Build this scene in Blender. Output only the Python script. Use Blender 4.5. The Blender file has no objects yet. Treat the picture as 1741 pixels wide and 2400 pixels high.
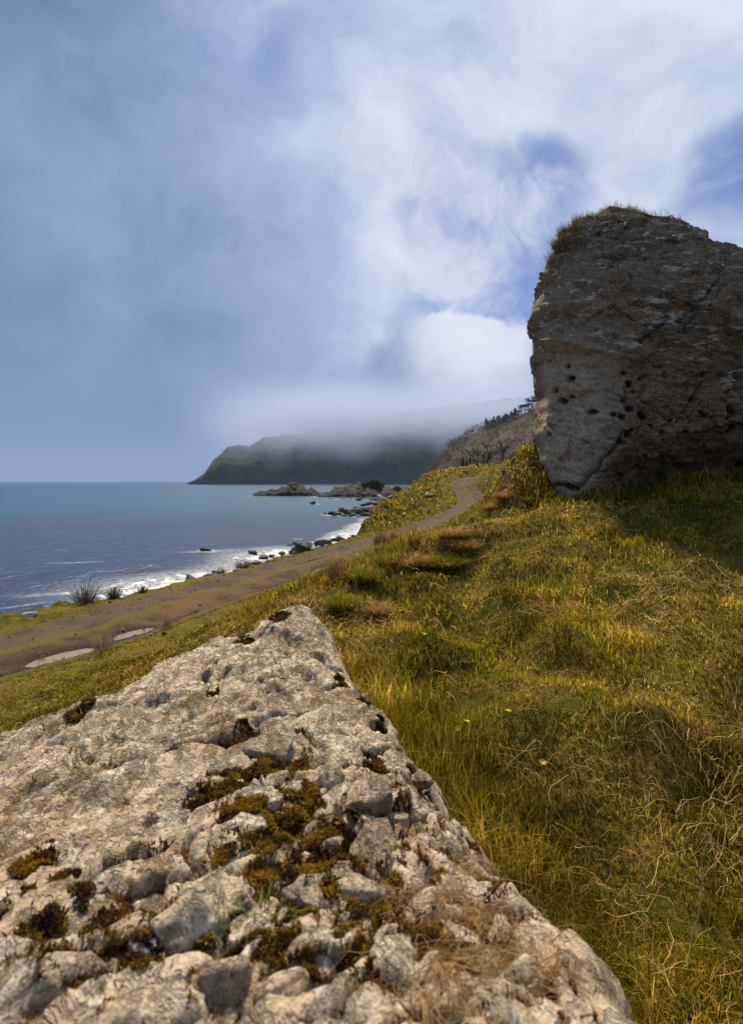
import bpy, bmesh, math, random
import numpy as np
from mathutils import Vector, Matrix

R = math.radians
random.seed(7)
rng = np.random.default_rng(7)
sc = bpy.context.scene
col = sc.collection

# ------------------------------------------------------------------ camera, sky, sun
CAM_Z = 6.5                       # metres above the sea
FPX = 1500.0                      # focal length in photograph pixels (1741 x 2400)
PITCH = math.atan(72 / FPX)
cam_d = bpy.data.cameras.new('camera')
cam_d.sensor_fit = 'VERTICAL'
cam_d.sensor_height = 22.3
cam_d.sensor_width = 22.3
cam_d.lens = 22.3 * FPX / 2400
cam_d.clip_start = 0.05
cam_d.clip_end = 60000
cam_d.dof.use_dof = True
cam_d.dof.focus_distance = 3.8
cam_d.dof.aperture_fstop = 3.2
cam = bpy.data.objects.new('camera', cam_d)
col.objects.link(cam)
cam.location = (0, 0, CAM_Z)
cam.rotation_euler = (math.pi / 2 - PITCH, 0, 0)
sc.camera = cam

CP, SP = math.cos(PITCH), math.sin(PITCH)


def ray(u, v):
    """direction of a photograph pixel"""
    a, b = (u - 870.5) / FPX, (1200 - v) / FPX
    return np.array([a, CP + b * SP, -SP + b * CP])


def at(u, v, Y):
    d = ray(u, v)
    return np.array([0, 0, CAM_Z]) + d * (Y / d[1])


def atz(u, v, z):
    d = ray(u, v)
    return np.array([0, 0, CAM_Z]) + d * ((z - CAM_Z) / d[2])


def unit(v):
    v = np.asarray(v, float)
    return v / np.linalg.norm(v)


SUN_AZ, SUN_EL = R(-6), R(46)     # azimuth to the right of the view, elevation
sun_dir = np.array([math.sin(SUN_AZ) * math.cos(SUN_EL), math.cos(SUN_AZ) * math.cos(SUN_EL), math.sin(SUN_EL)])
sun_d = bpy.data.lights.new('sun', 'SUN')
sun_d.energy = 5.0
sun_d.angle = R(3.0)
sun_d.color = (1.0, 0.86, 0.67)
sun = bpy.data.objects.new('sun', sun_d)
col.objects.link(sun)
sun.rotation_euler = Vector(-sun_dir).to_track_quat('-Z', 'Y').to_euler()

sc.view_settings.view_transform = 'Standard'
sc.view_settings.look = 'None'
sc.view_settings.exposure = 0.35
sc.view_settings.gamma = 1.0
sc.view_settings.use_curve_mapping = False
sc.cycles.use_denoising = True
sc.cycles.max_bounces = 10
sc.cycles.diffuse_bounces = 3
sc.cycles.glossy_bounces = 2
sc.cycles.transmission_bounces = 4
sc.cycles.volume_bounces = 5
sc.cycles.volume_step_rate = 1.0
sc.cycles.volume_max_steps = 256
sc.cycles.sample_clamp_indirect = 4.0


# ------------------------------------------------------------------ node helper
class G:
    """small builder for node trees"""

    def __init__(self, tree):
        self.t = tree
        tree.nodes.clear()

    def n(self, kind, **kw):
        nd = self.t.nodes.new(kind)
        for k, v in kw.items():
            setattr(nd, k, v)
        return nd

    def put(self, sock, v):
        if v is None:
            return
        if isinstance(v, bpy.types.NodeSocket):
            self.t.links.new(v, sock)
        else:
            try:
                sock.default_value = v
            except Exception:
                sock.default_value = tuple(v) + (1.0,) if len(v) == 3 else v

    def math(self, op, a, b=None, c=None, clamp=False):
        nd = self.n('ShaderNodeMath', operation=op, use_clamp=clamp)
        for i, x in enumerate((a, b, c)):
            self.put(nd.inputs[i], x)
        return nd.outputs[0]

    def vmath(self, op, a, b=None, scale=None):
        nd = self.n('ShaderNodeVectorMath', operation=op)
        self.put(nd.inputs[0], a)
        self.put(nd.inputs[1], b)
        if scale is not None:
            self.put(nd.inputs[3], scale)
        return nd.outputs['Value'] if op in ('DOT_PRODUCT', 'LENGTH', 'DISTANCE') else nd.outputs['Vector']

    def noise(self, vec, scale, detail=4, rough=0.55, dist=0.0, out='Fac'):
        nd = self.n('ShaderNodeTexNoise')
        self.put(nd.inputs['Vector'], vec)
        self.put(nd.inputs['Scale'], scale)
        nd.inputs['Detail'].default_value = detail
        nd.inputs['Roughness'].default_value = rough
        nd.inputs['Distortion'].default_value = dist
        return nd.outputs[out]

    def voro(self, vec, scale, feature='F1', out='Distance', rnd=1.0):
        nd = self.n('ShaderNodeTexVoronoi', feature=feature)
        self.put(nd.inputs['Vector'], vec)
        self.put(nd.inputs['Scale'], scale)
        nd.inputs['Randomness'].default_value = rnd
        return nd.outputs[out]

    def rng(self, x, a, b, c=0.0, d=1.0, smooth=True):
        nd = self.n('ShaderNodeMapRange', interpolation_type='SMOOTHSTEP' if smooth else 'LINEAR')
        for i, v in enumerate((x, a, b, c, d)):
            self.put(nd.inputs[i], v)
        return nd.outputs[0]

    def mix(self, f, a, b, mode='MIX'):
        nd = self.n('ShaderNodeMix', data_type='RGBA', blend_type=mode)
        self.put(nd.inputs['Factor'], f)
        self.put(nd.inputs[6], a)
        self.put(nd.inputs[7], b)
        return nd.outputs[2]

    def ramp(self, x, stops):
        nd = self.n('ShaderNodeValToRGB')
        cr = nd.color_ramp
        while len(cr.elements) < len(stops):
            cr.elements.new(0.5)
        for e, (p, c) in zip(cr.elements, stops):
            e.position = p
            e.color = tuple(c) + (1.0,)
        self.put(nd.inputs[0], x)
        return nd.outputs[0]

    def mapping(self, vec, loc=(0, 0, 0), rot=(0, 0, 0), scale=(1, 1, 1)):
        nd = self.n('ShaderNodeMapping')
        self.put(nd.inputs[0], vec)
        nd.inputs[1].default_value = loc
        nd.inputs[2].default_value = rot
        nd.inputs[3].default_value = scale
        return nd.outputs[0]

    def attr(self, name, out='Fac'):
        return self.n('ShaderNodeAttribute', attribute_name=name).outputs[out]

    def bump(self, h, strength=0.5, dist=0.02, normal=None):
        nd = self.n('ShaderNodeBump')
        nd.inputs['Strength'].default_value = strength
        nd.inputs['Distance'].default_value = dist
        self.put(nd.inputs['Height'], h)
        self.put(nd.inputs['Normal'], normal)
        return nd.outputs[0]

    def principled(self, base, rough=0.8, normal=None, spec=0.3, **kw):
        nd = self.n('ShaderNodeBsdfPrincipled')
        self.put(nd.inputs['Base Color'], base)
        self.put(nd.inputs['Roughness'], rough)
        self.put(nd.inputs['Normal'], normal)
        nd.inputs['Specular IOR Level'].default_value = spec
        for k, v in kw.items():
            self.put(nd.inputs[k], v)
        return nd.outputs[0]

    def out(self, surf=None, vol=None):
        o = self.n('ShaderNodeOutputMaterial')
        self.put(o.inputs['Surface'], surf)
        self.put(o.inputs['Volume'], vol)


def material(name):
    m = bpy.data.materials.new(name)
    m.use_nodes = True
    return m, G(m.node_tree)


# ------------------------------------------------------------------ sky
world = bpy.data.worlds.new('World')
sc.world = world
world.use_nodes = True
g = G(world.node_tree)
SKY = 0.1
tc = g.n('ShaderNodeTexCoord').outputs['Generated']
nish = g.n('ShaderNodeTexSky', sky_type='NISHITA')
nish.sun_disc = False
nish.sun_elevation = SUN_EL
nish.sun_rotation = SUN_AZ
nish.air_density = 1.0
nish.dust_density = 0.4
nish.ozone_density = 2.0
w1 = g.noise(tc, 2.6, 5, 0.55, out='Color')
w1 = g.vmath('SUBTRACT', w1, (0.5, 0.5, 0.5))
dw = g.vmath('NORMALIZE', g.vmath('ADD', tc, g.vmath('SCALE', w1, scale=0.30)))
w2 = g.noise(tc, 9.0, 6, 0.6, out='Color')
w2 = g.vmath('SUBTRACT', w2, (0.5, 0.5, 0.5))
df = g.vmath('NORMALIZE', g.vmath('ADD', tc, g.vmath('SCALE', w2, scale=0.10)))


def blob(u, v, r_in, r_out, vec=None):
    """soft patch of sky round a direction, radii in degrees"""
    c = unit(ray(u, v))
    dp = g.vmath('DOT_PRODUCT', vec if vec is not None else dw, tuple(c))
    return g.rng(dp, math.cos(R(r_out)), math.cos(R(r_in)))


def gmax(*xs):
    r = xs[0]
    for x in xs[1:]:
        r = g.math('MAXIMUM', r, x)
    return r


fine = g.noise(g.mapping(dw, scale=(1, 1, 1.4)), 4.6, 8, 0.60)
broad = g.noise(g.mapping(tc, loc=(3.1, 0.4, 1.7), scale=(1, 1, 1.6)), 1.6, 4, 0.5)
# brightness of the cloud deck: thin and bright over to the right, thick and grey towards the open sea
thin = g.math('MAXIMUM', blob(1400, 90, 5, 29), g.math('MULTIPLY', blob(1900, -500, 10, 50), 0.8))
t = g.math('MULTIPLY_ADD', thin, 0.46, 0.30)
amp = g.math('MULTIPLY_ADD', g.rng(g.vmath('DOT_PRODUCT', tc, tuple(unit(ray(1500, 300)))), math.cos(R(60)), math.cos(R(14))), 0.80, 0.18)
t = g.math('ADD', t, g.math('MULTIPLY', g.math('SUBTRACT', fine, 0.5), amp))
t = g.math('MULTIPLY_ADD', g.math('SUBTRACT', broad, 0.5), 0.22, t)
t = g.math('MULTIPLY_ADD', blob(900, 850, 2, 17), 0.16, t)
t = g.math('MULTIPLY_ADD', blob(520, 620, 2, 24), 0.13, t)
t = g.math('MULTIPLY_ADD', blob(-150, 700, 8, 46, tc), -0.16, t)
cloud = g.ramp(t, [(0.0, (0.10, 0.19, 0.30)), (0.22, (0.215, 0.31, 0.48)), (0.5, (0.375, 0.47, 0.68)),
                   (0.78, (0.66, 0.735, 0.865)), (1.0, (0.88, 0.90, 0.94))])
# holes of blue sky
hole = gmax(blob(1090, 600, 2.5, 8.5), blob(1200, 570, 2, 7.5), blob(1010, 660, 1, 6), blob(1190, 700, 1.5, 6.5), blob(1330, 440, 0, 5),
            blob(1790, 400, 1.0, 6.0),
            g.rng(g.noise(g.mapping(tc, loc=(7.7, 2.2, 5.0)), 1.7, 3, 0.5), 0.66, 0.78))
hole = g.math('MULTIPLY', hole, g.rng(fine, 0.70, 0.46, 0.35, 1.0))
blue = g.mix(1.0, nish.outputs[0], (SKY * 0.62, SKY * 0.70, SKY * 1.0), 'MULTIPLY')
blue = g.mix(0.6, blue, (0.125, 0.205, 0.46))
skyc = g.mix(g.math('MULTIPLY', hole, 0.95), cloud, blue)
# the bright cumulus behind the hillside
cum = gmax(blob(1085, 850, 4.3, 5.0, df), blob(1180, 870, 3.6, 4.6, df), blob(985, 880, 3.4, 5.6, df), blob(1270, 930, 3, 5, df))
cumc = g.ramp(g.math('ADD', g.noise(df, 6.0, 6, 0.58), g.rng(g.vmath('DOT_PRODUCT', tc, tuple(unit(ray(1110, 775)))), math.cos(R(9)), 1.0, -0.30, 0.22)),
              [(0.18, (0.27, 0.35, 0.53)), (0.42, (0.42, 0.50, 0.68)), (0.72, (0.74, 0.79, 0.89)), (1.0, (0.9, 0.92, 0.95))])
skyc = g.mix(g.math('MULTIPLY', cum, 0.93), skyc, cumc)
# lower sky: darker blue-grey air over the sea
sep = g.n('ShaderNodeSeparateXYZ')
g.put(sep.inputs[0], tc)
hz = g.math('MULTIPLY', g.rng(sep.outputs[2], 0.13, 0.0), 0.75)
skyc = g.mix(hz, skyc, (0.185, 0.27, 0.46))
hzl = g.math('MULTIPLY', g.math('MULTIPLY', g.rng(sep.outputs[2], 0.30, 0.05), blob(60, 1000, 10, 44, tc)), 0.62)
skyc = g.mix(hzl, skyc, (0.185, 0.275, 0.46))
bg = g.n('ShaderNodeBackground')
g.put(bg.inputs[0], g.mix(1.0, skyc, (0.82 / SKY, 0.82 / SKY, 0.82 / SKY), 'MULTIPLY'))
bg.inputs[1].default_value = SKY
wo = g.n('ShaderNodeOutputWorld')
g.put(wo.inputs[0], bg.outputs[0])


# ------------------------------------------------------------------ numpy noise
_perm = np.random.default_rng(11).permutation(256)
_perm = np.concatenate([_perm, _perm, _perm])
_gr = np.array([[1, 1, 0], [-1, 1, 0], [1, -1, 0], [-1, -1, 0], [1, 0, 1], [-1, 0, 1], [1, 0, -1], [-1, 0, -1],
                [0, 1, 1], [0, -1, 1], [0, 1, -1], [0, -1, -1], [1, 1, 0], [-1, 1, 0], [0, -1, 1], [0, -1, -1]], float)


def perlin(x, y, z=0.0):
    x, y, z = np.broadcast_arrays(np.asarray(x, float), np.asarray(y, float), np.asarray(z, float))
    xi, yi, zi = np.floor(x).astype(int), np.floor(y).astype(int), np.floor(z).astype(int)
    xf, yf, zf = x - xi, y - yi, z - zi
    xi, yi, zi = xi & 255, yi & 255, zi & 255
    fu, fv, fw = [q * q * q * (q * (q * 6 - 15) + 10) for q in (xf, yf, zf)]

    def gd(i, j, k):
        h = _perm[_perm[_perm[(xi + i) & 255] + ((yi + j) & 255)] + ((zi + k) & 255)] & 15
        gg = _gr[h]
        return gg[..., 0] * (xf - i) + gg[..., 1] * (yf - j) + gg[..., 2] * (zf - k)

    def lerp(a, b, f):
        return a + (b - a) * f
    x0 = lerp(lerp(gd(0, 0, 0), gd(1, 0, 0), fu), lerp(gd(0, 1, 0), gd(1, 1, 0), fu), fv)
    x1 = lerp(lerp(gd(0, 0, 1), gd(1, 0, 1), fu), lerp(gd(0, 1, 1), gd(1, 1, 1), fu), fv)
    return lerp(x0, x1, fw)


def fbm(x, y, z=0.0, octaves=5, gain=0.5, lac=2.03, ridged=False):
    s, a, tot = 0.0, 1.0, 0.0
    x, y, z = np.asarray(x, float), np.asarray(y, float), np.asarray(z, float)
    for i in range(octaves):
        q = perlin(x + 17.3 * i, y - 9.1 * i, z + 5.7 * i)
        if ridged:
            q = 1 - 2 * np.abs(q)
        s = s + a * q
        tot += a
        a *= gain
        x, y, z = x * lac, y * lac, z * lac
    return s / tot


def worley(x, y, seed=0, jitter=0.9):
    """first and second distance and a random number for the cell"""
    x, y = np.asarray(x, float), np.asarray(y, float)
    xi, yi = np.floor(x).astype(int), np.floor(y).astype(int)
    f1 = np.full(x.shape, 9.0)
    f2 = np.full(x.shape, 9.0)
    cid = np.zeros(x.shape)
    for i in (-1, 0, 1):
        for j in (-1, 0, 1):
            a, b = (xi + i + seed * 7) & 255, (yi + j + seed * 13) & 255
            h = _perm[_perm[a] + b]
            rx = _perm[h + 1] / 255.0
            ry = _perm[h + 57] / 255.0
            d = np.hypot(xi + i + 0.5 + (rx - 0.5) * jitter - x, yi + j + 0.5 + (ry - 0.5) * jitter - y)
            nearer = d < f1
            f2 = np.where(nearer, f1, np.minimum(f2, d))
            cid = np.where(nearer, _perm[h + 101] / 255.0, cid)
            f1 = np.where(nearer, d, f1)
    return f1, f2, cid


def facets(x, y, seed=0, tilt=1.0, step=0.5):
    """broken faces: every cell is a plane of its own tilt and height"""
    x, y = np.asarray(x, float), np.asarray(y, float)
    xi, yi = np.floor(x).astype(int), np.floor(y).astype(int)
    f1 = np.full(x.shape, 9.0)
    f2 = np.full(x.shape, 9.0)
    val = np.zeros(x.shape)
    for i in (-1, 0, 1):
        for j in (-1, 0, 1):
            h = _perm[_perm[(xi + i + seed * 7) & 255] + ((yi + j + seed * 13) & 255)]
            px_ = xi + i + 0.5 + (_perm[h + 1] / 255.0 - 0.5) * 0.9
            py_ = yi + j + 0.5 + (_perm[h + 57] / 255.0 - 0.5) * 0.9
            dx, dy = x - px_, y - py_
            d = np.hypot(dx, dy)
            v = tilt * ((_perm[h + 31] / 127.5 - 1) * dx + (_perm[h + 83] / 127.5 - 1) * dy) + step * (_perm[h + 101] / 127.5 - 1)
            m = d < f1
            f2 = np.where(m, f1, np.minimum(f2, d))
            val = np.where(m, v, val)
            f1 = np.where(m, d, f1)
    e = f2 - f1
    return val, e


def sstep(a, b, x):
    q = np.clip((np.asarray(x, float) - a) / (b - a), 0, 1)
    return q * q * (3 - 2 * q)


# ------------------------------------------------------------------ mesh helpers
def mesh_from(name, verts, faces, smooth=True, attrs=None, cols=None):
    """verts (n,3), faces (m,k) arrays with one k"""
    me = bpy.data.meshes.new(name)
    verts = np.ascontiguousarray(verts, np.float32)
    faces = np.ascontiguousarray(faces, np.int32)
    m, k = faces.shape
    me.vertices.add(len(verts))
    me.vertices.foreach_set('co', verts.ravel())
    me.loops.add(m * k)
    me.loops.foreach_set('vertex_index', faces.ravel())
    me.polygons.add(m)
    me.polygons.foreach_set('loop_start', np.arange(0, m * k, k, dtype=np.int32))
    me.polygons.foreach_set('loop_total', np.full(m, k, np.int32))
    me.polygons.foreach_set('use_smooth', np.full(m, smooth, bool))
    for an, av in (attrs or {}).items():
        a = me.attributes.new(an, 'FLOAT', 'POINT')
        a.data.foreach_set('value', np.ascontiguousarray(av, np.float32).ravel())
    if cols is not None:
        a = me.color_attributes.new('Col', 'FLOAT_COLOR', 'POINT')
        c4 = np.ones((len(verts), 4), np.float32)
        c4[:, :3] = cols
        a.data.foreach_set('color', c4.ravel())
    me.update(calc_edges=True)
    return me


def grid_faces(nr, nc, wrap=False):
    i, j = np.meshgrid(np.arange(nr - 1), np.arange(nc if wrap else nc - 1), indexing='ij')
    a = i * nc + j
    b = i * nc + (j + 1) % nc
    return np.stack([a, b, b + nc, a + nc], -1).reshape(-1, 4)


def obj(name, me, mat=None, parent=None, loc=None, **props):
    o = bpy.data.objects.new(name, me)
    col.objects.link(o)
    if mat is not None and me is not None and not me.materials:
        me.materials.append(mat)
    if parent is not None:
        o.parent = parent
    if loc is not None:
        o.location = loc
    for k, v in props.items():
        o[k] = v
    return o


def thing(name, label, cat, loc=(0, 0, 0), group=None, me=None, mat=None):
    o = obj(name, me, mat, loc=loc, label=label, category=cat)
    if group:
        o['group'] = group
    return o


# ------------------------------------------------------------------ the lie of the land
def px(*rows):
    return [at(*r) for r in rows]


TRACK = np.array([(-22, -10, 2.0), (-15.5, 5.5, 2.0), (-9.5, 16.5, 2.0), (-7.3, 23.4, 2.0), (-4.3, 32, 2.0), (-1.2, 41.5, 2.0), (2.3, 52, 2.02),
                  (6.0, 63, 2.25), (10.5, 76, 2.8), (14.0, 88, 3.5), (15.2, 100, 4.4), (16.0, 112, 6.2), (19.5, 122, 7.2), (28, 128, 7.9), (42, 134, 9.0)], float)
# Catmull-Rom refinement of the track's centre line
def refine(P, n=10):
    out = []
    Q = np.vstack([2 * P[0] - P[1], P, 2 * P[-1] - P[-2]])
    for i in range(1, len(Q) - 2):
        p0, p1, p2, p3 = Q[i - 1:i + 3]
        for s in np.linspace(0, 1, n, endpoint=False):
            out.append(0.5 * (2 * p1 + (p2 - p0) * s + (2 * p0 - 5 * p1 + 4 * p2 - p3) * s * s + (3 * p1 - p0 - 3 * p2 + p3) * s ** 3))
    out.append(P[-1])
    return np.array(out)


TR = refine(TRACK)
COAST = np.array([(-34, -12), (-24, 2), (-16, 15.5), (-12.6, 21.8), (-11.2, 23.8), (-9.5, 26.8), (-7.05, 32.7), (-5.4, 38.1), (-3.2, 45.7),
                  (-1.7, 51.5), (-0.2, 60), (-0.3, 67), (0.2, 75), (2.4, 92), (4.6, 110), (8.5, 126), (14, 148), (20, 175), (28, 230), (40, 320)], float)


def seg_dist(x, y, P):
    """distance to a polyline in plan, signed (left of its run is positive), and where along it (segment + fraction)"""
    best = np.full(np.shape(x), 1e9)
    sgn = np.zeros(np.shape(x))
    par = np.zeros(np.shape(x))
    for i in range(len(P) - 1):
        ax, ay = P[i, :2]
        dx, dy = P[i + 1, :2] - P[i, :2]
        L2 = dx * dx + dy * dy
        s = np.clip(((x - ax) * dx + (y - ay) * dy) / L2, 0, 1)
        ex, ey = x - ax - s * dx, y - ay - s * dy
        d = np.hypot(ex, ey)
        m = d < best
        best = np.where(m, d, best)
        sgn = np.where(m, np.sign(dx * ey - dy * ex), sgn)
        par = np.where(m, i + s, par)
    return best * sgn, par


CTRL = px((1741, 2400, 1.95), (1400, 2400, 1.9), (1000, 1650, 4.2), (1300, 1700, 3.6), (1741, 1700, 3.5), (1300, 1400, 6.5),
          (1000, 1450, 6.5), (1741, 1400, 6.3), (1320, 1200, 11), (1450, 1182, 11), (1600, 1165, 10.8), (1741, 1150, 10.5), (1741, 1250, 8.3), (1100, 1255, 9.5),
          (850, 1334, 9), (931, 1308, 10), (1012, 1278, 11.5), (1077, 1248, 13), (1121, 1216, 14.5), (830, 1350, 8), (770, 1425, 6.5),
          (850, 1346, 20), (931, 1324, 24), (1012, 1300, 28), (1077, 1262, 28), (1121, 1238, 28), (1180, 1200, 25), (1160, 1180, 45),
          (200, 1600, 13.5), (400, 1500, 16.5), (600, 1425, 17), (700, 1385, 16), (750, 1350, 20), (0, 1720, 11), (700, 1405, 13), (600, 1445, 14),
          (950, 1180, 80), (1000, 1140, 105), (900, 1190, 78), (870, 1222, 70), (1060, 1105, 130), (1000, 1122, 125), (930, 1165, 110), (960, 1150, 120),
          (1070, 1100, 180), (1140, 1096, 180), (1200, 1082, 180), (1300, 1050, 180), (1250, 1110, 60), (1400, 1000, 80), (1500, 1010, 180), (1330, 1060, 120), (1070, 1106, 250), (1140, 1104, 250), (1250, 1096, 250), (1450, 1070, 250), (1040, 1118, 250),
          (1160, 1110, 130), (1200, 1100, 100), (1150, 1140, 85))
CTRL += [np.array(p, float) + (0, 0, CAM_Z) for p in (
    (-3, 3, -2.6), (-4, 6, -3.4), (-2, 6.5, -2.4), (-1.5, 2, -1.9), (-4, -3, -3), (0, -3, -1.6), (4, -3, -.9), (4, 2, -1.1),
    (-8, 1.5, -4.4), (-8, -6, -4.5), (8, 4, -.3), (8, -3, -.3), (12, 10, 1.5), (12, 20, 3), (9, 14, 1), (6, 14, .3), (0, 1.5, -1.6), (0, 3, -1.6),
    (-12, 22, -4.55), (-7, 33, -4.55), (-3, 46, -4.55), (0, 60, -4.6), (-17, 13, -4.55))]
CTRL += [p + (0, 0, 0) for p in TRACK[1:12]]
CTRL = np.array(CTRL)


def warp_q(x, y):
    r = np.sqrt(x * x + y * y + 1.0)
    return np.stack([np.arctan2(x, y + 0.15 * r) * 1.6, np.log(r)], -1)


def tps_fit(C):
    q = warp_q(C[:, 0], C[:, 1])
    n = len(q)
    d = np.linalg.norm(q[:, None] - q[None], axis=-1)
    K = np.where(d > 0, d * d * np.log(d + 1e-9), 0) + np.eye(n) * 0.004
    Pm = np.hstack([np.ones((n, 1)), q])
    A = np.zeros((n + 3, n + 3))
    A[:n, :n], A[:n, n:], A[n:, :n] = K, Pm, Pm.T
    rr = np.hypot(C[:, 0], C[:, 1]) + 2.0
    w = np.linalg.solve(A, np.concatenate([(C[:, 2] - CAM_Z) / rr, np.zeros(3)]))
    return q, w


TQ, TW = tps_fit(CTRL)


def tps(x, y):
    q = warp_q(x, y)
    sh = q.shape[:-1]
    q = q.reshape(-1, 2)
    out = np.empty(len(q))
    for i in range(0, len(q), 20000):
        d2 = ((q[i:i + 20000, None] - TQ[None]) ** 2).sum(-1)
        out[i:i + 20000] = (0.5 * d2 * np.log(d2 + 1e-18)) @ TW[:-3] + TW[-3] + q[i:i + 20000] @ TW[-2:]
    return out.reshape(sh) * (np.hypot(x, y) + 2.0) + CAM_Z


TRACK_HALF = 2.05
# (u, v) of each puddle's middle, length along the track, width, turn
PUDDLES = [(158, 1536, 1.05, 0.56), (331, 1480, 0.85, 0.46), (40, 1586, 1.0, 0.18), (440, 1445, 1.0, 0.15), (654, 1379, 1.0, 0.15),
           (768, 1329, 1.6, 0.50), (735, 1314, 1.4, 0.20)]
PUD = []
for (u, v, l, w) in PUDDLES:
    p = atz(u, v, 1.95)
    d_, par_ = seg_dist(np.array([p[0]]), np.array([p[1]]), TR)
    i_ = min(int(par_[0]), len(TR) - 2)
    dv = unit(TR[i_ + 1, :2] - TR[i_, :2])
    so_ = max(float(d_[0]) / TRACK_HALF, -0.60 if w > 0.4 else -0.74)
    c_ = TR[i_, :2] + (TR[i_ + 1, :2] - TR[i_, :2]) * (par_[0] - i_)
    q_ = c_ + np.array([-dv[1], dv[0]]) * so_ * TRACK_HALF
    PUD.append((q_[0], q_[1], dv, l, min(w, (1.0 - abs(so_)) * TRACK_HALF)))


def ground(x, y, detail=True):
    """height of the land in metres above the sea"""
    x, y = np.asarray(x, float), np.asarray(y, float)
    h = tps(x, y)
    # grassy knoll against the far side of the big boulder
    kx, ky = at(1235, 1050, 13.6)[:2]
    k1 = np.exp(-(np.abs((x - kx) / 0.66) ** 2.8 + np.abs((y - ky) / 1.3) ** 3))
    k2 = np.exp(-(((x - kx + 0.45) / 0.75) ** 2 + ((y - ky + 0.6) / 0.9) ** 2))
    h = h + 0.72 * k1 + 0.50 * k2
    r = np.hypot(x, y)
    dt, par = seg_dist(x, y, TR)
    at_ = np.abs(dt)
    near = (dt < 0) & (y < 45)
    off = np.where(near, sstep(TRACK_HALF + 0.5, TRACK_HALF + 4.5, at_), sstep(TRACK_HALF, TRACK_HALF + 1.6, at_))
    if detail:
        a = sstep(0.5, 6, r)
        hum = fbm(x * 0.45, y * 0.45, 3.0, 4) * 0.30
        f1, f2, cid = worley(x * 1.15 + 0.35 * perlin(x, y, 2), y * 1.15 + 0.35 * perlin(x, y, 8))
        tus = np.maximum(0, 0.55 - f1) * (0.15 + 0.5 * cid)
        h = h + off * (hum * (0.35 + 0.65 * sstep(3, 14, r)) + tus * 0.72 * sstep(1.8, 4.5, r) * sstep(60, 30, r))
        # coarse hummocks of the far bank
        f1, f2, cid = worley(x * 0.42 + 0.3 * perlin(x * .5, y * .5, 2), y * 0.30)
        h = h + off * sstep(55, 72, y) * (np.maximum(0, 0.62 - f1) * (0.5 + 1.0 * cid)) * 1.9
        h = h + off * fbm(x * 2.2, y * 2.2, 1.0, 3) * 0.07
    # the track is cut level
    zt = np.interp(par, np.arange(len(TR)), TR[:, 2])
    m = np.where(near, sstep(TRACK_HALF + 3.4, TRACK_HALF + 0.5, at_), sstep(TRACK_HALF + 1.5, TRACK_HALF - 0.1, at_))
    h = h * (1 - m) + zt * m
    # edge of the land and the beach
    dc, _ = seg_dist(x, y, COAST)
    dn = dc + 0.5 * perlin(x * 0.6, y * 0.6, 4.4) + 0.8 * perlin(x * 0.17, y * 0.17, 9.4)
    dn2 = dn + 4.0 * sstep(47, 60, y) * sstep(0.6, 2.0, dn)
    beach = np.interp(dn2, [-1, 0, 1.5, 6.5, 12, 40, 4000], [0.9, 0.8, 0.55, 0.02, -0.6, -2.5, -8])
    beach = beach + 0.10 * fbm(x * 0.9, y * 0.9, 6.0, 3) * sstep(0, 2, dn)
    e = sstep(-0.1, 1.3, dn)
    return h * (1 - e) + beach * e


def gz(x, y):
    return float(ground(np.array([x]), np.array([y]))[0])

# ------------------------------------------------------------------ materials
def m_ground():
    m, g = material('turf')
    P = g.n('ShaderNodeNewGeometry').outputs['Position']
    n1 = g.noise(P, 0.55, 6, 0.6)
    n2 = g.noise(P, 4.0, 6, 0.65)
    n3 = g.noise(P, 22.0, 5, 0.7)
    c = g.mix(g.rng(n1, 0.40, 0.62), (0.060, 0.066, 0.006), (0.165, 0.120, 0.022))
    c = g.mix(g.rng(n2, 0.42, 0.70), c, (0.22, 0.145, 0.036))
    c = g.mix(g.math('MULTIPLY', g.rng(n3, 0.45, 0.7), 0.5), c, (0.040, 0.050, 0.010))
    # bare beach: pebbles and shingle
    b = g.attr('beach')
    v = g.voro(P, 5.0, out='Color')
    peb = g.mix(g.rng(g.noise(P, 1.5, 4), 0.4, 0.6), (0.10, 0.085, 0.07), (0.22, 0.19, 0.165))
    peb = g.mix(0.35, peb, v, 'OVERLAY')
    c = g.mix(b, c, peb)
    # broken earth of the eroded banks
    e = g.math('MULTIPLY', g.attr('earth'), g.rng(n2, 0.35, 0.6))
    c = g.mix(e, c, (0.065, 0.040, 0.022))
    hgt = g.math('ADD', g.math('MULTIPLY', n2, 0.6), g.math('MULTIPLY', n3, 0.5))
    g.out(g.principled(c, 0.95, g.bump(hgt, 0.9, 0.12), spec=0.02))
    return m


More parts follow.
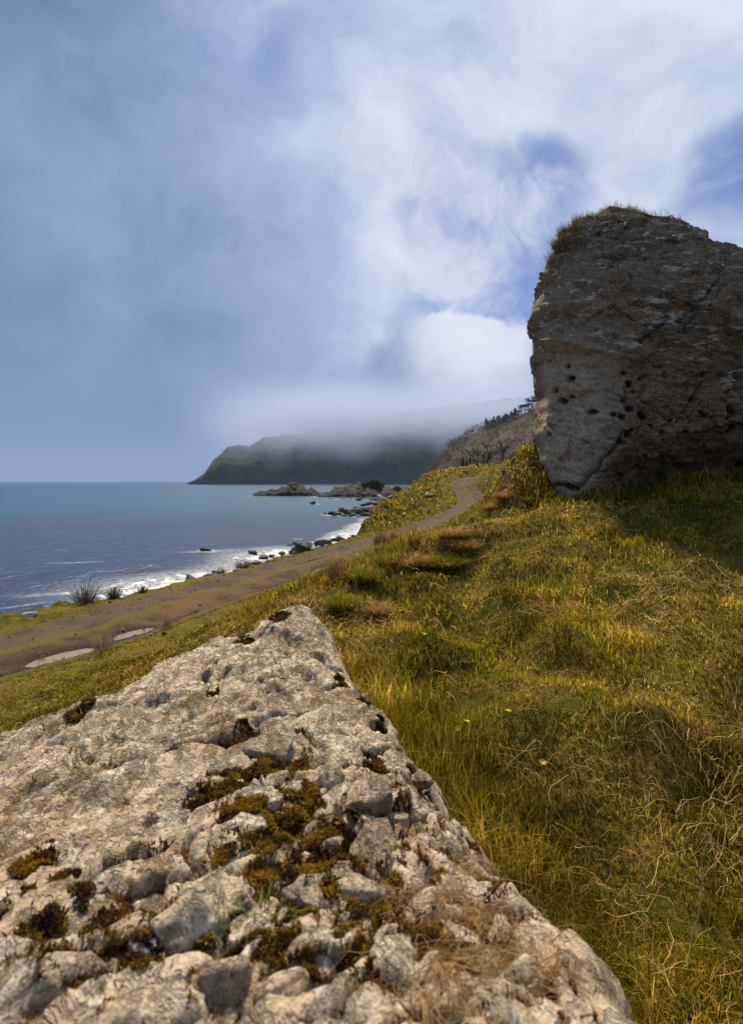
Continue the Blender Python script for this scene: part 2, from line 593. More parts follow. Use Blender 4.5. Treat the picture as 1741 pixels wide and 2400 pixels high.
def m_track():
    m, g = material('gravel_track')
    P = g.n('ShaderNodeNewGeometry').outputs['Position']
    n1 = g.noise(P, 0.7, 6, 0.6)
    n2 = g.noise(P, 7.0, 6, 0.7)
    v = g.voro(P, 28.0)
    vc = g.n('ShaderNodeTexVoronoi')
    g.put(vc.inputs['Vector'], P)
    vc.inputs['Scale'].default_value = 28
    c = g.mix(g.rng(n1, 0.36, 0.62), (0.050, 0.032, 0.018), (0.150, 0.085, 0.034))
    c = g.mix(g.math('MULTIPLY', g.rng(n2, 0.45, 0.75), 0.7), c, (0.135, 0.10, 0.066))
    c = g.mix(0.16, c, vc.outputs['Color'], 'OVERLAY')
    ac = g.attr('across')
    # grey stony wheel lane and brown muddy lane
    grey = g.rng(g.math('ADD', ac, g.math('MULTIPLY', n1, 0.5)), 0.25, 0.75)
    c = g.mix(g.math('MULTIPLY', grey, 0.5), c, (0.090, 0.070, 0.050))
    mud = g.math('MULTIPLY', g.attr('wet'), 0.8)
    c = g.mix(mud, c, (0.042, 0.025, 0.013))
    # grass of the middle and the ragged edges
    gr = g.math('ADD', g.attr('green'), g.math('MULTIPLY', g.math('SUBTRACT', g.noise(P, 2.2, 6, 0.7), 0.5), 2.6))
    gc = g.mix(g.noise(P, 9, 4), (0.050, 0.056, 0.004), (0.17, 0.13, 0.015))
    c = g.mix(g.rng(gr, 0.5, 0.8), c, gc)
    hgt = g.math('ADD', g.math('MULTIPLY', n2, 0.5), g.math('MULTIPLY', v, -0.35))
    rough = g.math('MULTIPLY_ADD', mud, -0.15, 0.95)
    g.out(g.principled(c, rough, g.bump(hgt, 1.0, 0.06), spec=0.08))
    return m


def m_sea():
    m, g = material('sea_water')
    P = g.n('ShaderNodeNewGeometry').outputs['Position']
    Ps = g.mapping(P, rot=(0, 0, R(18)), scale=(1.0, 0.45, 1.0))
    tq = g.attr('sandy')
    big = g.noise(g.mapping(P, scale=(0.5, 1.0, 1)), 0.006, 4, 0.5)
    c = g.mix(g.rng(big, 0.35, 0.65), (0.010, 0.035, 0.085), (0.013, 0.046, 0.092))
    c = g.mix(tq, c, (0.014, 0.076, 0.122))
    weed = g.math('MULTIPLY', g.attr('weed'), g.rng(g.noise(g.mapping(P, scale=(1, .6, 1)), 0.12, 5, 0.6), 0.42, 0.6))
    c = g.mix(weed, c, (0.020, 0.032, 0.060))
    w1 = g.noise(Ps, 0.9, 5, 0.6)
    w2 = g.noise(Ps, 0.16, 3, 0.5)
    w3 = g.noise(Ps, 5.0, 4, 0.6)
    # white water
    f = g.attr('foam')
    fn = g.noise(g.mapping(P, rot=(0, 0, R(-14)), scale=(1.0, 0.55, 1.0)), 0.85, 8, 0.72, 0.6)
    lace = g.math('SUBTRACT', 1.0, g.math('MULTIPLY', g.math('ABSOLUTE', g.math('SUBTRACT', g.noise(P, 1.6, 6, 0.65, 0.8), 0.5)), 7.0), clamp=True)
    thr = g.math('SUBTRACT', 0.80, g.math('MULTIPLY', f, 0.52))
    foam = g.math('MULTIPLY', g.rng(fn, thr, g.math('ADD', thr, 0.10)), g.rng(g.noise(P, 3.2, 6, 0.7), 0.30, 0.52))
    foam = g.math('MAXIMUM', foam, g.math('MULTIPLY', g.math('MULTIPLY', lace, g.rng(f, 0.25, 0.75)), 0.55))
    c = g.mix(foam, c, (0.78, 0.80, 0.80))
    hgt = g.math('ADD', g.math('ADD', g.math('MULTIPLY', w1, 0.7), g.math('MULTIPLY', w2, 1.6)), g.math('MULTIPLY', w3, 0.16))
    hgt = g.math('ADD', hgt, g.math('MULTIPLY', foam, 0.2))
    rough = g.math('MULTIPLY_ADD', foam, 0.6, 0.22)
    g.out(g.principled(c, rough, g.bump(hgt, 0.8, 0.55), spec=0.13, IOR=1.33))
    return m


def m_puddle():
    m, g = material('muddy_water')
    P = g.n('ShaderNodeNewGeometry').outputs['Position']
    c = g.mix(g.noise(P, 1.2, 3), (0.25, 0.18, 0.115), (0.31, 0.23, 0.155))
    g.out(g.principled(c, 0.10, g.bump(g.noise(P, 6, 3), 0.05, 0.02), spec=0.5, IOR=1.33))
    return m


M_GROUND, M_TRACK, M_SEA, M_PUDDLE = m_ground(), m_track(), m_sea(), m_puddle()

# ------------------------------------------------------------------ land
GRID = {}


def lookup(key, x, y):
    """value of the land's grid at points in plan"""
    a, l = np.arctan2(x, y), np.log(np.maximum(np.hypot(x, y), 0.56))
    A, Lr, Z = GRID['ang'], GRID['lr'], GRID[key]
    fa = np.clip((a - A[0]) / (A[1] - A[0]), 0, len(A) - 1.001)
    fl = np.clip((l - Lr[0]) / (Lr[1] - Lr[0]), 0, len(Lr) - 1.001)
    i, j = fl.astype(int), fa.astype(int)
    u, v = fl - i, fa - j
    return (Z[i, j] * (1 - v) + Z[i, j + 1] * v) * (1 - u) + (Z[i + 1, j] * (1 - v) + Z[i + 1, j + 1] * v) * u


def build_land():
    na, nr = 540, 350
    ang = np.linspace(R(-128), R(96), na)
    rr = np.geomspace(0.55, 270, nr)
    A, Q = np.meshgrid(ang, rr, indexing='xy')
    x, y = Q * np.sin(A), Q * np.cos(A)
    z = ground(x, y)
    dt, _ = seg_dist(x, y, TR)
    GRID.update(z=z.copy(), dt=dt, dc=seg_dist(x, y, COAST)[0], ang=ang, lr=np.log(rr))
    z = z - 0.30 * sstep(TRACK_HALF + 0.05, TRACK_HALF - 0.35, np.abs(dt))     # room for the track's own bed
    dc, _ = seg_dist(x, y, COAST)
    beach = sstep(0.9, 2.2, dc + 0.5 * perlin(x * 0.6, y * 0.6, 4.4) + 0.8 * perlin(x * 0.17, y * 0.17, 9.4))
    gx = np.gradient(z, axis=0) / np.maximum(np.gradient(Q, axis=0), 1e-4)
    gy = np.gradient(z, axis=1) / np.maximum(Q * np.gradient(A, axis=1), 1e-4)
    earth = sstep(0.75, 1.5, np.hypot(gx, gy))
    v = np.stack([x, y, z], -1).reshape(-1, 3)
    me = mesh_from('ground', v, grid_faces(nr, na)[:, ::-1], attrs={'beach': beach, 'earth': earth})
    obj('ground', me, M_GROUND, kind='structure')


def build_track():
    k0, k1 = 8, len(TR) - 1
    par = np.linspace(k0, k1, 900)
    cx = np.interp(par, np.arange(len(TR)), TR[:, 0])
    cy = np.interp(par, np.arange(len(TR)), TR[:, 1])
    cz = np.interp(par, np.arange(len(TR)), TR[:, 2])
    tx, ty = np.gradient(cx), np.gradient(cy)
    L = np.hypot(tx, ty)
    nx, ny = -ty / L, tx / L
    s = np.linspace(-1, 1, 44)
    wob = 0.18 * perlin(par * 1.3, 0, 3.3)[:, None]
    off = s[None] * (TRACK_HALF + 0.25 + wob)
    x = cx[:, None] + nx[:, None] * off
    y = cy[:, None] + ny[:, None] * off
    z = np.broadcast_to(cz[:, None], x.shape).copy()
    so = off / TRACK_HALF
    # two ruts, a crown between, falling edges tucked under the turf
    z += -0.07 * np.exp(-((so - 0.48) / 0.22) ** 2) - 0.10 * np.exp(-((so + 0.52) / 0.24) ** 2) + 0.03 * np.exp(-(so / 0.2) ** 2)
    z += 0.035 * fbm(x * 0.8, y * 0.8, 1, 4) + 0.012 * fbm(x * 4, y * 4, 2, 3)
    z += 0.04 * sstep(0.75, 1.0, np.abs(so)) - 0.22 * sstep(1.0, 1.13, np.abs(so))
    wet = np.zeros_like(z)
    dip = np.zeros_like(z)
    for (a, b, dv, l, w) in PUD:
        e = ((x - a) * dv[0] + (y - b) * dv[1]) / l
        f = ((x - a) * -dv[1] + (y - b) * dv[0]) / w
        q = np.hypot(e, f) + 0.12 * perlin(x * 1.7, y * 1.7, 7)
        dip = np.maximum(dip, 0.11 * sstep(1.15, 0.85, q))
        wet = np.maximum(wet, sstep(1.9, 1.0, q))
    z -= dip
    wet = np.maximum(wet, 0.55 * sstep(-0.25, -0.6, so) * sstep(-1.05, -0.8, so))
    green = 0.80 * np.exp(-((so - 0.02) / 0.16) ** 2) + 1.4 * sstep(0.86, 1.05, np.abs(so)) + 0.05
    green *= (1 - 0.8 * wet)
    v = np.stack([x, y, z], -1).reshape(-1, 3)
    me = mesh_from('dirt_track', v, grid_faces(len(par), len(s))[:, ::-1], attrs={'across': so, 'wet': wet, 'green': green})
    obj('dirt_track', me, M_TRACK, kind='structure')
    for ip, (a, b, dv, l, w) in enumerate(PUD):
        n = 40
        th = np.linspace(0, 2 * np.pi, n, endpoint=False)
        qx, qy = np.cos(th) * l * 1.2, np.sin(th) * w * 1.2
        X = a + dv[0] * qx - dv[1] * qy
        Y = b + dv[1] * qx + dv[0] * qy
        d_, p_ = seg_dist(np.array([a]), np.array([b]), TR)
        so_ = float(d_[0]) / TRACK_HALF
        zt = float(np.interp(p_[0], np.arange(len(TR)), TR[:, 2]))
        Z = zt - 0.150 + (0.06 if so_ > -0.2 else 0) - 0.003 * (ip % 4)
        v = np.vstack([np.stack([X, Y, np.full(n, Z)], -1), [[a, b, Z]]])
        f = np.array([[i, (i + 1) % n, n] for i in range(n)])
        obj('puddle', mesh_from('puddle', v, f), M_PUDDLE, kind='structure')


SEA_ROCKS = []     # (x, y, radius) of everything that stands in the sea; the water breaks round it


def build_sea():
    na, nr = 320, 260
    ang = np.linspace(R(-112), R(30), na)
    rr = np.concatenate([np.geomspace(14, 700, nr - 40), np.geomspace(720, 9000, 40)])
    A, Q = np.meshgrid(ang, rr, indexing='xy')
    x, y = Q * np.sin(A), Q * np.cos(A)
    dc, _ = seg_dist(x, y, COAST)
    n = dc + 1.2 * perlin(x * 0.13, y * 0.13, 2.2)
    along = perlin(x * 0.05 + 3, y * 0.05, 5)
    foam = np.interp(n, [2, 5, 8, 11, 15, 20], [1.0, 0.95, 0.78, 0.56, 0.36, 0.0]) * (0.80 + 0.9 * along) * sstep(75, 55, y)
    foam = np.maximum(foam, np.interp(n, [2, 5.5, 8], [0.9, 0.6, 0]))
    foam = foam * (0.12 + 0.88 * sstep(28, 40, y))
    # a breaking crest farther out
    for (u, v, l, w) in ((190, 1318, 3.5, 0.7), (240, 1316, 2.0, 0.5), (150, 1392, 5, 0.7), (60, 1423, 3, 0.6), (500, 1292, 5, 1.3), (420, 1345, 4, 1.5)):
        p = atz(u, v, 0)
        e = ((x - p[0]) * 0.95 + (y - p[1]) * 0.3) / l
        f = ((x - p[0]) * -0.3 + (y - p[1]) * 0.95) / w
        foam = np.maximum(foam, 0.62 * np.exp(-(e * e + f * f)))
    for (a, b, r) in SEA_ROCKS:
        d = np.hypot(x - a, y - b)
        foam = np.maximum(foam, 0.78 * sstep(r * 1.25 + 0.022 * np.hypot(a, b) ** 0.85, r * 0.95, d))
    # white line under the headland
    foam = np.maximum(foam, 0.9 * np.exp(-((y - 1372 - 14 * perlin(x * 0.01, 0, 1)) / 9) ** 2) * (x > -400))
    sandy = sstep(75, 190, Q) * sstep(1500, 420, Q) * sstep(-420, -60, x + 0.05 * y)
    weed = sstep(20, 40, Q) * sstep(140, 85, Q)
    damp = sstep(200, 60, Q)
    z = (0.10 * fbm(x * 0.16, y * 0.30, 1, 3) + 0.05 * fbm(x * 0.7, y * 0.9, 2, 3)) * damp
    cr = np.exp(-((n - 9.5) / 1.3) ** 2) * (0.5 + along) + 0.7 * np.exp(-((n - 15) / 1.6) ** 2) * (0.4 - along)
    z += 0.22 * np.clip(cr, 0, 1) * sstep(75, 50, y)
    v = np.stack([x, y, z], -1).reshape(-1, 3)
    me = mesh_from('sea', v, grid_faces(nr, na)[:, ::-1], attrs={'foam': np.clip(foam, 0, 1), 'sandy': sandy, 'weed': weed})
    obj('sea', me, M_SEA, kind='structure')


# ------------------------------------------------------------------ far hills
def m_hill(name, dark, light, field, scale):
    m, g = material(name)
    P = g.n('ShaderNodeNewGeometry').outputs['Position']
    n1 = g.noise(P, scale, 7, 0.62)
    n2 = g.noise(P, scale * 6, 6, 0.7)
    c = g.mix(g.rng(n1, 0.38, 0.62), dark, light)
    c = g.mix(g.math('MULTIPLY', g.rng(n2, 0.4, 0.65), 0.6), c, dark)
    c = g.mix(g.math('MULTIPLY', g.attr('field'), g.rng(n2, 0.7, 0.35)), c, field)
    c = g.mix(g.attr('cliff'), c, (0.050, 0.045, 0.042))
    g.out(g.principled(c, 0.95, g.bump(g.math('ADD', n1, g.math('MULTIPLY', n2, 0.5)), 1.0, 0.6 / scale * 0.05), spec=0.05))
    return m


def build_headland():
    nx, ny = 330, 130
    X = np.linspace(-392, 760, nx)
    T = np.linspace(0, 1, ny) ** 1.25
    x, t = np.meshgrid(X, T, indexing='xy')
    prof = np.interp(X, [-392, -380, -362, -352, -338, -325, -300, -240, -120, 0, 100, 200, 300, 420, 760],
                     [2, 12, 24, 48, 52, 72, 86, 105, 135, 165, 190, 205, 220, 235, 260])[None]
    depth = np.interp(X, [-392, -340, -200, 100, 760], [40, 160, 420, 620, 700])[None]
    yb = 1385 + 45 * perlin(X * 0.006, 0.0, 1.5)[None] - 0.18 * np.maximum(0, X)[None]
    y = yb + t * depth
    gul = fbm(x * 0.012 + 0.1 * perlin(x * .01, y * .01, 3), y * 0.004, 5, 5, ridged=True)
    slope = np.interp(t, [0, 0.015, 0.06, 0.22, 0.5, 1.0], [0, 0.06, 0.20, 0.52, 0.88, 1.0])
    z = -3 + prof * slope * (1 + 0.0 * t) + gul * 22 * sstep(0, 0.12, t) * sstep(-385, -330, x) + 5 * fbm(x * 0.04, y * 0.04, 1, 4) * sstep(0, 0.1, t)
    z += 6 * sstep(0.0, 0.01, t)
    # back of the ridge goes down again so that it is a real hill
    v = np.stack([x, y, z], -1)
    back = v[-1:].copy()
    back[..., 1] += 300
    back[..., 2] = -20
    v = np.concatenate([v, back], 0)
    field = np.exp(-(((x - 175) / 60) ** 2 + ((t - 0.42) / 0.13) ** 2)) + 0.7 * np.exp(-(((x + 60) / 130) ** 2 + ((t - 0.4) / 0.1) ** 2))
    cliff = sstep(0.035, 0.012, t + 0.01 * perlin(x * 0.05, 0, 2)) + sstep(-338, -362, x)
    pad = lambda q: np.concatenate([q, q[-1:]], 0)
    me = mesh_from('headland', v.reshape(-1, 3), grid_faces(ny + 1, nx), attrs={'field': np.clip(pad(field), 0, 1), 'cliff': np.clip(pad(cliff), 0, 1)})
    obj('headland', me, m_hill('headland_turf', (0.018, 0.024, 0.014), (0.062, 0.075, 0.027), (0.11, 0.16, 0.045), 0.016), kind='structure')


def wood_z(x, y):
    """height of the wooded hillside"""
    xs = x - (y - 400) * 0.10
    p = np.interp(xs, [14, 33, 43, 50, 62, 69, 84, 95, 106, 160, 260, 420], [-2, 7, 19, 28, 36, 39, 43, 49, 53, 72, 96, 115])
    s = np.interp(y, [225, 270, 330, 400, 470, 700], [0.0, 0.22, 0.62, 1.0, 0.96, 0.6])
    base = np.interp(y, [225, 300], [8.0, 0])
    return base + p * s + 1.6 * fbm(x * 0.05, y * 0.05, 2, 4)


def build_wood_hill():
    x, y = np.meshgrid(np.linspace(22, 420, 200), np.linspace(225, 700, 130), indexing='xy')
    z = wood_z(x, y)
    z[:, 0] = -4
    v = np.stack([x, y, z], -1).reshape(-1, 3)
    me = mesh_from('hillside', v, grid_faces(130, 200), attrs={'field': np.zeros(len(v)), 'cliff': np.zeros(len(v))})
    obj('hillside', me, m_hill('hillside_scrub', (0.075, 0.062, 0.042), (0.14, 0.115, 0.075), (0.1, 0.1, 0.03), 0.05), kind='structure')  # scrub tones lightened, with distance haze put into the colour


# ------------------------------------------------------------------ rock materials
def m_limestone():
    """pale weathered limestone of the near rock, with dark and orange lichen"""
    m, g = material('pale_limestone')
    P = g.n('ShaderNodeNewGeometry').outputs['Position']
    Q = g.mapping(P, rot=(0, 0, R(33)), scale=(1.6, 0.75, 1.2))
    n1 = g.noise(Q, 2.6, 7, 0.62)
    n2 = g.noise(Q, 13, 7, 0.66)
    n3 = g.noise(P, 70, 5, 0.7)
    c = g.mix(g.rng(n1, 0.36, 0.64), (0.48, 0.345, 0.205), (0.78, 0.625, 0.435))
    c = g.mix(g.math('MULTIPLY', g.rng(n2, 0.50, 0.60), 0.8), c, (0.88, 0.76, 0.59))
    # grey film and dark lichen blots
    grey = g.rng(g.noise(Q, 6.0, 8, 0.72), 0.50, 0.62)
    c = g.mix(g.math('MULTIPLY', grey, 0.60), c, (0.20, 0.145, 0.092))
    blot = g.math('MULTIPLY', g.rng(g.noise(P, 17, 8, 0.74, 0.3), 0.57, 0.62), g.rng(g.noise(Q, 2.0, 3), 0.40, 0.60))
    c = g.mix(g.math('MULTIPLY', blot, 0.85), c, (0.070, 0.050, 0.034))
    speck = g.rng(n3, 0.55, 0.63)
    c = g.mix(g.math('MULTIPLY', speck, 0.42), c, (0.11, 0.08, 0.055))
    ora = g.math('MULTIPLY', g.rng(g.noise(P, 11, 7, 0.72, 0.2), 0.625, 0.69), g.rng(g.noise(P, 1.9, 2), 0.46, 0.6))
    c = g.mix(g.math('MULTIPLY', ora, 0.7), c, (0.42, 0.20, 0.055))
    lich = g.rng(g.voro(g.vmath('ADD', P, g.vmath('SCALE', g.noise(P, 30, 3, out='Color'), scale=0.04)), 7.0), 0.17, 0.12)
    c = g.mix(g.math('MULTIPLY', lich, 0.45), c, (0.62, 0.60, 0.54))
    # soil and moss stain in the seams between the lumps
    sm = g.math('MULTIPLY', g.attr('seam'), g.rng(n2, 0.36, 0.52))
    c = g.mix(g.math('MULTIPLY', sm, 0.85), c, (0.075, 0.045, 0.022))
    h = g.math('ADD', g.math('MULTIPLY', n2, 1.0), g.math('MULTIPLY', n3, 0.34))
    rg = g.math('ABSOLUTE', g.math('SUBTRACT', g.noise(Q, 9, 6, 0.7, 0.5), 0.5))
    h = g.math('SUBTRACT', h, g.math('MULTIPLY', g.rng(rg, 0.045, 0.0), 0.55))
    h = g.math('SUBTRACT', h, g.math('MULTIPLY', g.rng(g.voro(P, 42), 0.30, 0.12), 0.25))
    g.out(g.principled(c, 0.88, g.bump(h, 1.0, 0.045), spec=0.06))
    return m


def m_boulder():
    """dark brown-grey boulder with white lichen along its upper layers"""
    m, g = material('dark_boulder_stone')
    P = g.n('ShaderNodeTexCoord').outputs['Object']
    Q = g.mapping(P, rot=(0, R(-22), 0), scale=(0.7, 1.0, 2.3))
    n1 = g.noise(Q, 1.3, 7, 0.62)
    n2 = g.noise(Q, 6.0, 8, 0.7)
    n3 = g.noise(P, 34, 6, 0.72)
    c = g.mix(g.rng(n1, 0.36, 0.64), (0.22, 0.125, 0.062), (0.42, 0.28, 0.16))
    c = g.mix(g.math('MULTIPLY', g.rng(n2, 0.46, 0.58), 0.8), c, (0.095, 0.058, 0.034))
    c = g.mix(g.math('MULTIPLY', g.rng(n3, 0.50, 0.58), 0.7), c, (0.52, 0.40, 0.28))
    c = g.mix(g.math('MULTIPLY', g.attr('leftface_lit'), g.rng(n2, 0.26, 0.60, 0.25, 0.95)), c, (0.66, 0.55, 0.42))  # skylight on the left face, put into its colour
    up = g.attr('upper')
    gl = g.math('MULTIPLY', up, g.rng(g.noise(Q, 3.2, 7, 0.68), 0.44, 0.60))
    c = g.mix(g.math('MULTIPLY', gl, 0.65), c, (0.43, 0.36, 0.275))
    Ql = g.mapping(P, rot=(0, R(-24), 0), scale=(0.55, 1.0, 2.6))
    lich = g.math('MULTIPLY', g.rng(g.noise(Ql, 3.4, 9, 0.74, 0.3), 0.565, 0.59), g.rng(up, 0.2, 0.8))
    c = g.mix(g.math('MULTIPLY', lich, 0.9), c, (0.88, 0.83, 0.74))
    spot = g.rng(g.noise(P, 9.0, 6, 0.7), 0.63, 0.68)
    c = g.mix(g.math('MULTIPLY', spot, 0.6), c, (0.05, 0.042, 0.036))
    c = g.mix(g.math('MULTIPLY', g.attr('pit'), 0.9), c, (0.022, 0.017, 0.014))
    ora = g.math('MULTIPLY', g.rng(g.noise(P, 5, 6, 0.72), 0.66, 0.72), up)
    c = g.mix(g.math('MULTIPLY', ora, 0.4), c, (0.34, 0.19, 0.06))
    h = g.math('ADD', n2, g.math('MULTIPLY', n3, 0.35))
    h = g.math('SUBTRACT', h, g.math('MULTIPLY', g.rng(g.voro(P, 15), 0.34, 0.1), 0.3))
    g.out(g.principled(c, 0.9, g.bump(h, 1.0, 0.15), spec=0.08))
    return m


def m_shore_rock(name, dark, light, wet=0.5):
    m, g = material(name)
    P = g.n('ShaderNodeTexCoord').outputs['Object']
    W = g.n('ShaderNodeNewGeometry').outputs['Position']
    rd = g.n('ShaderNodeObjectInfo').outputs['Random']
    n1 = g.noise(W, 0.9, 6, 0.65)
    n2 = g.noise(P, 5.0, 7, 0.7)
    c = g.mix(g.rng(n1, 0.35, 0.65), dark, light)
    c = g.mix(g.math('MULTIPLY', rd, 0.55), c, dark)
    c = g.mix(g.math('MULTIPLY', g.rng(n2, 0.5, 0.7), 0.5), c, light)
    s = g.n('ShaderNodeSeparateXYZ')
    g.put(s.inputs[0], W)
    tide = g.rng(g.math('ADD', s.outputs[2], g.math('MULTIPLY', n2, 0.5)), 0.95, 0.35)
    c = g.mix(g.math('MULTIPLY', tide, wet), c, (0.022, 0.018, 0.013))
    g.out(g.principled(c, 0.8, g.bump(n2, 0.7, 0.12), spec=0.3))
    return m


def m_islet():
    m, g = material('islet_rock')
    W = g.n('ShaderNodeNewGeometry').outputs['Position']
    n1 = g.noise(W, 0.30, 7, 0.68)
    n2 = g.noise(W, 1.4, 6, 0.7)
    c = g.mix(g.rng(n1, 0.38, 0.62), (0.012, 0.010, 0.009), (0.042, 0.034, 0.027))
    gr = g.math('MULTIPLY', g.attr('green'), g.rng(n2, 0.38, 0.6))
    c = g.mix(gr, c, (0.060, 0.072, 0.020))
    g.out(g.principled(c, 0.85, g.bump(g.math('ADD', n1, n2), 1.0, 0.6), spec=0.2))
    return m


def m_blade(name, trans=0.45, rough=0.7, sat=1.0):
    """leaf and stalk material, colour from the blades themselves"""
    m, g = material(name)
    c = g.attr('Col', 'Color')
    d = g.principled(c, 0.9, spec=0.04)
    tr = g.n('ShaderNodeBsdfTranslucent')
    g.put(tr.inputs[0], c)
    mx = g.n('ShaderNodeMixShader')
    mx.inputs[0].default_value = trans
    g.put(mx.inputs[1], d)
    g.put(mx.inputs[2], tr.outputs[0])
    g.out(mx.outputs[0])
    return m


def m_plain(name, c1, c2, scale, rough=0.85):
    m, g = material(name)
    P = g.n('ShaderNodeTexCoord').outputs['Object']
    n = g.noise(P, scale, 5, 0.65)
    g.out(g.principled(g.mix(n, c1, c2), rough, g.bump(n, 0.5, 0.02), spec=0.2))
    return m


M_LIME, M_BOULDER, M_ISLET = m_limestone(), m_boulder(), m_islet()
M_SHORE = m_shore_rock('shore_boulder_stone', (0.040, 0.034, 0.029), (0.15, 0.125, 0.10))
M_PALE = m_shore_rock('pale_boulder_stone', (0.26, 0.23, 0.20), (0.48, 0.44, 0.38), 0.2)
M_BLACK = m_shore_rock('wet_dark_stone', (0.012, 0.010, 0.009), (0.036, 0.030, 0.025), 0.6)
M_GRASS = m_blade('grass_blade', 0.52)
M_STRAW = m_blade('dead_straw', 0.30)
M_MOSS = m_blade('moss_leaf', 0.2, 0.9)
M_TWIG = m_plain('bare_wood', (0.030, 0.023, 0.018), (0.065, 0.05, 0.038), 3.0)
M_LEAF = m_blade('tree_leaf', 0.25, 0.8)


# ------------------------------------------------------------------ shapes
def ico(level):
    bm = bmesh.new()
    bmesh.ops.create_icosphere(bm, subdivisions=level, radius=1.0)
    v = np.array([x.co[:] for x in bm.verts])
    f = np.array([[q.index for q in x.verts] for x in bm.faces])
    bm.free()
    return v, f


ICO = {k: ico(k) for k in (3, 4)}


def rock_mesh(name, seed, level=3, planes=16, rough=0.10, flat=0.8, hard=18):
    """an angular weathered stone of unit size: a ball cut by planes, edges worn"""
    r_ = np.random.default_rng(seed)
    d, f = ICO[level]
    n = r_.normal(size=(planes, 3))
    n /= np.linalg.norm(n, axis=1)[:, None]
    h = r_.uniform(0.62, 1.0, planes)
    q = np.maximum(d @ n.T, 0.06)
    rad = h[None] / q
    rad = -np.log(np.exp(-rad * hard).sum(1)) / hard
    rad = np.clip(rad, 0.3, 1.35)
    p = d * rad[:, None]
    s = seed * 3.7
    k = fbm(p[:, 0] * 1.8 + s, p[:, 1] * 1.8, p[:, 2] * 1.8, 5, 0.6)
    p = p * (1 + rough * 1.6 * k)[:, None]
    p[:, 2] *= flat
    p /= np.abs(p).max(0).mean()
    return mesh_from(name, p, f)


def blades(pos, hgt, wid, head, lean, bend, cols, tip=None, twist=None):
    """many grass blades: base points, height, width, heading, lean and bend (radians from the vertical)"""
    n = len(pos)
    dx, dy = np.cos(head), np.sin(head)
    tw = head + np.pi / 2 if twist is None else twist
    sx, sy = np.cos(tw) * wid / 2, np.sin(tw) * wid / 2
    s1, c1 = np.sin(lean), np.cos(lean)
    s2, c2 = np.sin(lean + bend), np.cos(lean + bend)
    m = pos + np.stack([dx * s1, dy * s1, c1], -1) * (hgt * 0.55)[:, None]
    t = m + np.stack([dx * s2, dy * s2, c2], -1) * (hgt * 0.45)[:, None]
    side = np.stack([sx, sy, np.zeros(n)], -1)
    v = np.stack([pos - side, pos + side, m - side * 0.8, m + side * 0.8, t], 1).reshape(-1, 3)
    b = (np.arange(n) * 5)[:, None, None]
    f = (b + np.array([[0, 1, 3], [0, 3, 2], [2, 3, 4]])[None]).reshape(-1, 3)
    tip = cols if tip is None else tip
    c = np.stack([cols * 0.6, cols * 0.6, cols, cols, tip], 1).reshape(-1, 3)  # shade at the foot and sunlit tip put into the blade colour
    return v, f, c


def strands(P, wid, cols):
    """ribbons along polylines P (n,k,3)"""
    n, k, _ = P.shape
    tan = np.gradient(P, axis=1)
    up = np.random.default_rng(5).normal(size=(n, 1, 3)) * 0.5 + np.array([0, 0, 1.0])
    sd = np.cross(tan, np.broadcast_to(up, tan.shape))
    sd /= np.linalg.norm(sd, axis=-1, keepdims=True) + 1e-9
    taper = np.linspace(1, 0.35, k)[None, :, None]
    sd = sd * wid[:, None, None] * 0.5 * taper
    v = np.stack([P - sd, P + sd], 2).reshape(-1, 3)
    i = np.arange(k - 1)
    q = np.stack([2 * i, 2 * i + 1, 2 * i + 3, 2 * i + 2], -1)
    f = ((np.arange(n) * 2 * k)[:, None, None] + q[None]).reshape(-1, 4)
    c = np.repeat(cols, 2 * k, axis=0)
    return v, f, c


def tube(bm, pts, rads, seg=5):
    rings = []
    for i, p in enumerate(pts):
        a = Vector(pts[min(i + 1, len(pts) - 1)]) - Vector(pts[max(i - 1, 0)])
        a.normalize()
        s = a.orthogonal().normalized()
        t = a.cross(s)
        rings.append([bm.verts.new(Vector(p) + (s * math.cos(2 * math.pi * k / seg) + t * math.sin(2 * math.pi * k / seg)) * rads[i]) for k in range(seg)])
    for r0, r1 in zip(rings, rings[1:]):
        for k in range(seg):
            bm.faces.new((r0[k], r0[(k + 1) % seg], r1[(k + 1) % seg], r1[k]))
    bm.faces.new(rings[-1])
    bm.faces.new(rings[0][::-1])


def bm_obj(name, bm, mat, parent=None, smooth=True):
    me = bpy.data.meshes.new(name)
    bm.to_mesh(me)
    bm.free()
    for p in me.polygons:
        p.use_smooth = smooth
    return obj(name, me, mat, parent)


# ------------------------------------------------------------------ the near rock
RP = np.array([(-.50, 4.36), (-.39, 4.30), (-.30, 3.85), (-.20, 3.50), (.01, 2.58), (.10, 2.17), (.20, 1.58), (.275, 1.2), (.31, .96), (.33, .73), (.36, .3), (.30, -.6), (0, -1.1),
               (-1, -1.2), (-2.2, -.7), (-2.35, .8), (-1.9, 1.6), (-1.50, 2.2), (-1.36, 2.65), (-1.24, 2.95), (-1.14, 3.35), (-1.0, 3.9), (-.76, 4.05)], float)


def poly_sd(x, y, P):
    """signed distance to a closed polygon, negative inside"""
    C = np.vstack([P, P[:1]])
    d, _ = seg_dist(x, y, C)
    ins = np.zeros(np.shape(x), bool)
    for (ax, ay), (bx, by) in zip(C[:-1], C[1:]):
        c = ((ay > y) != (by > y)) & (x < (bx - ax) * (y - ay) / (by - ay + 1e-12) + ax)
        ins ^= c
    return np.where(ins, -np.abs(d), np.abs(d))


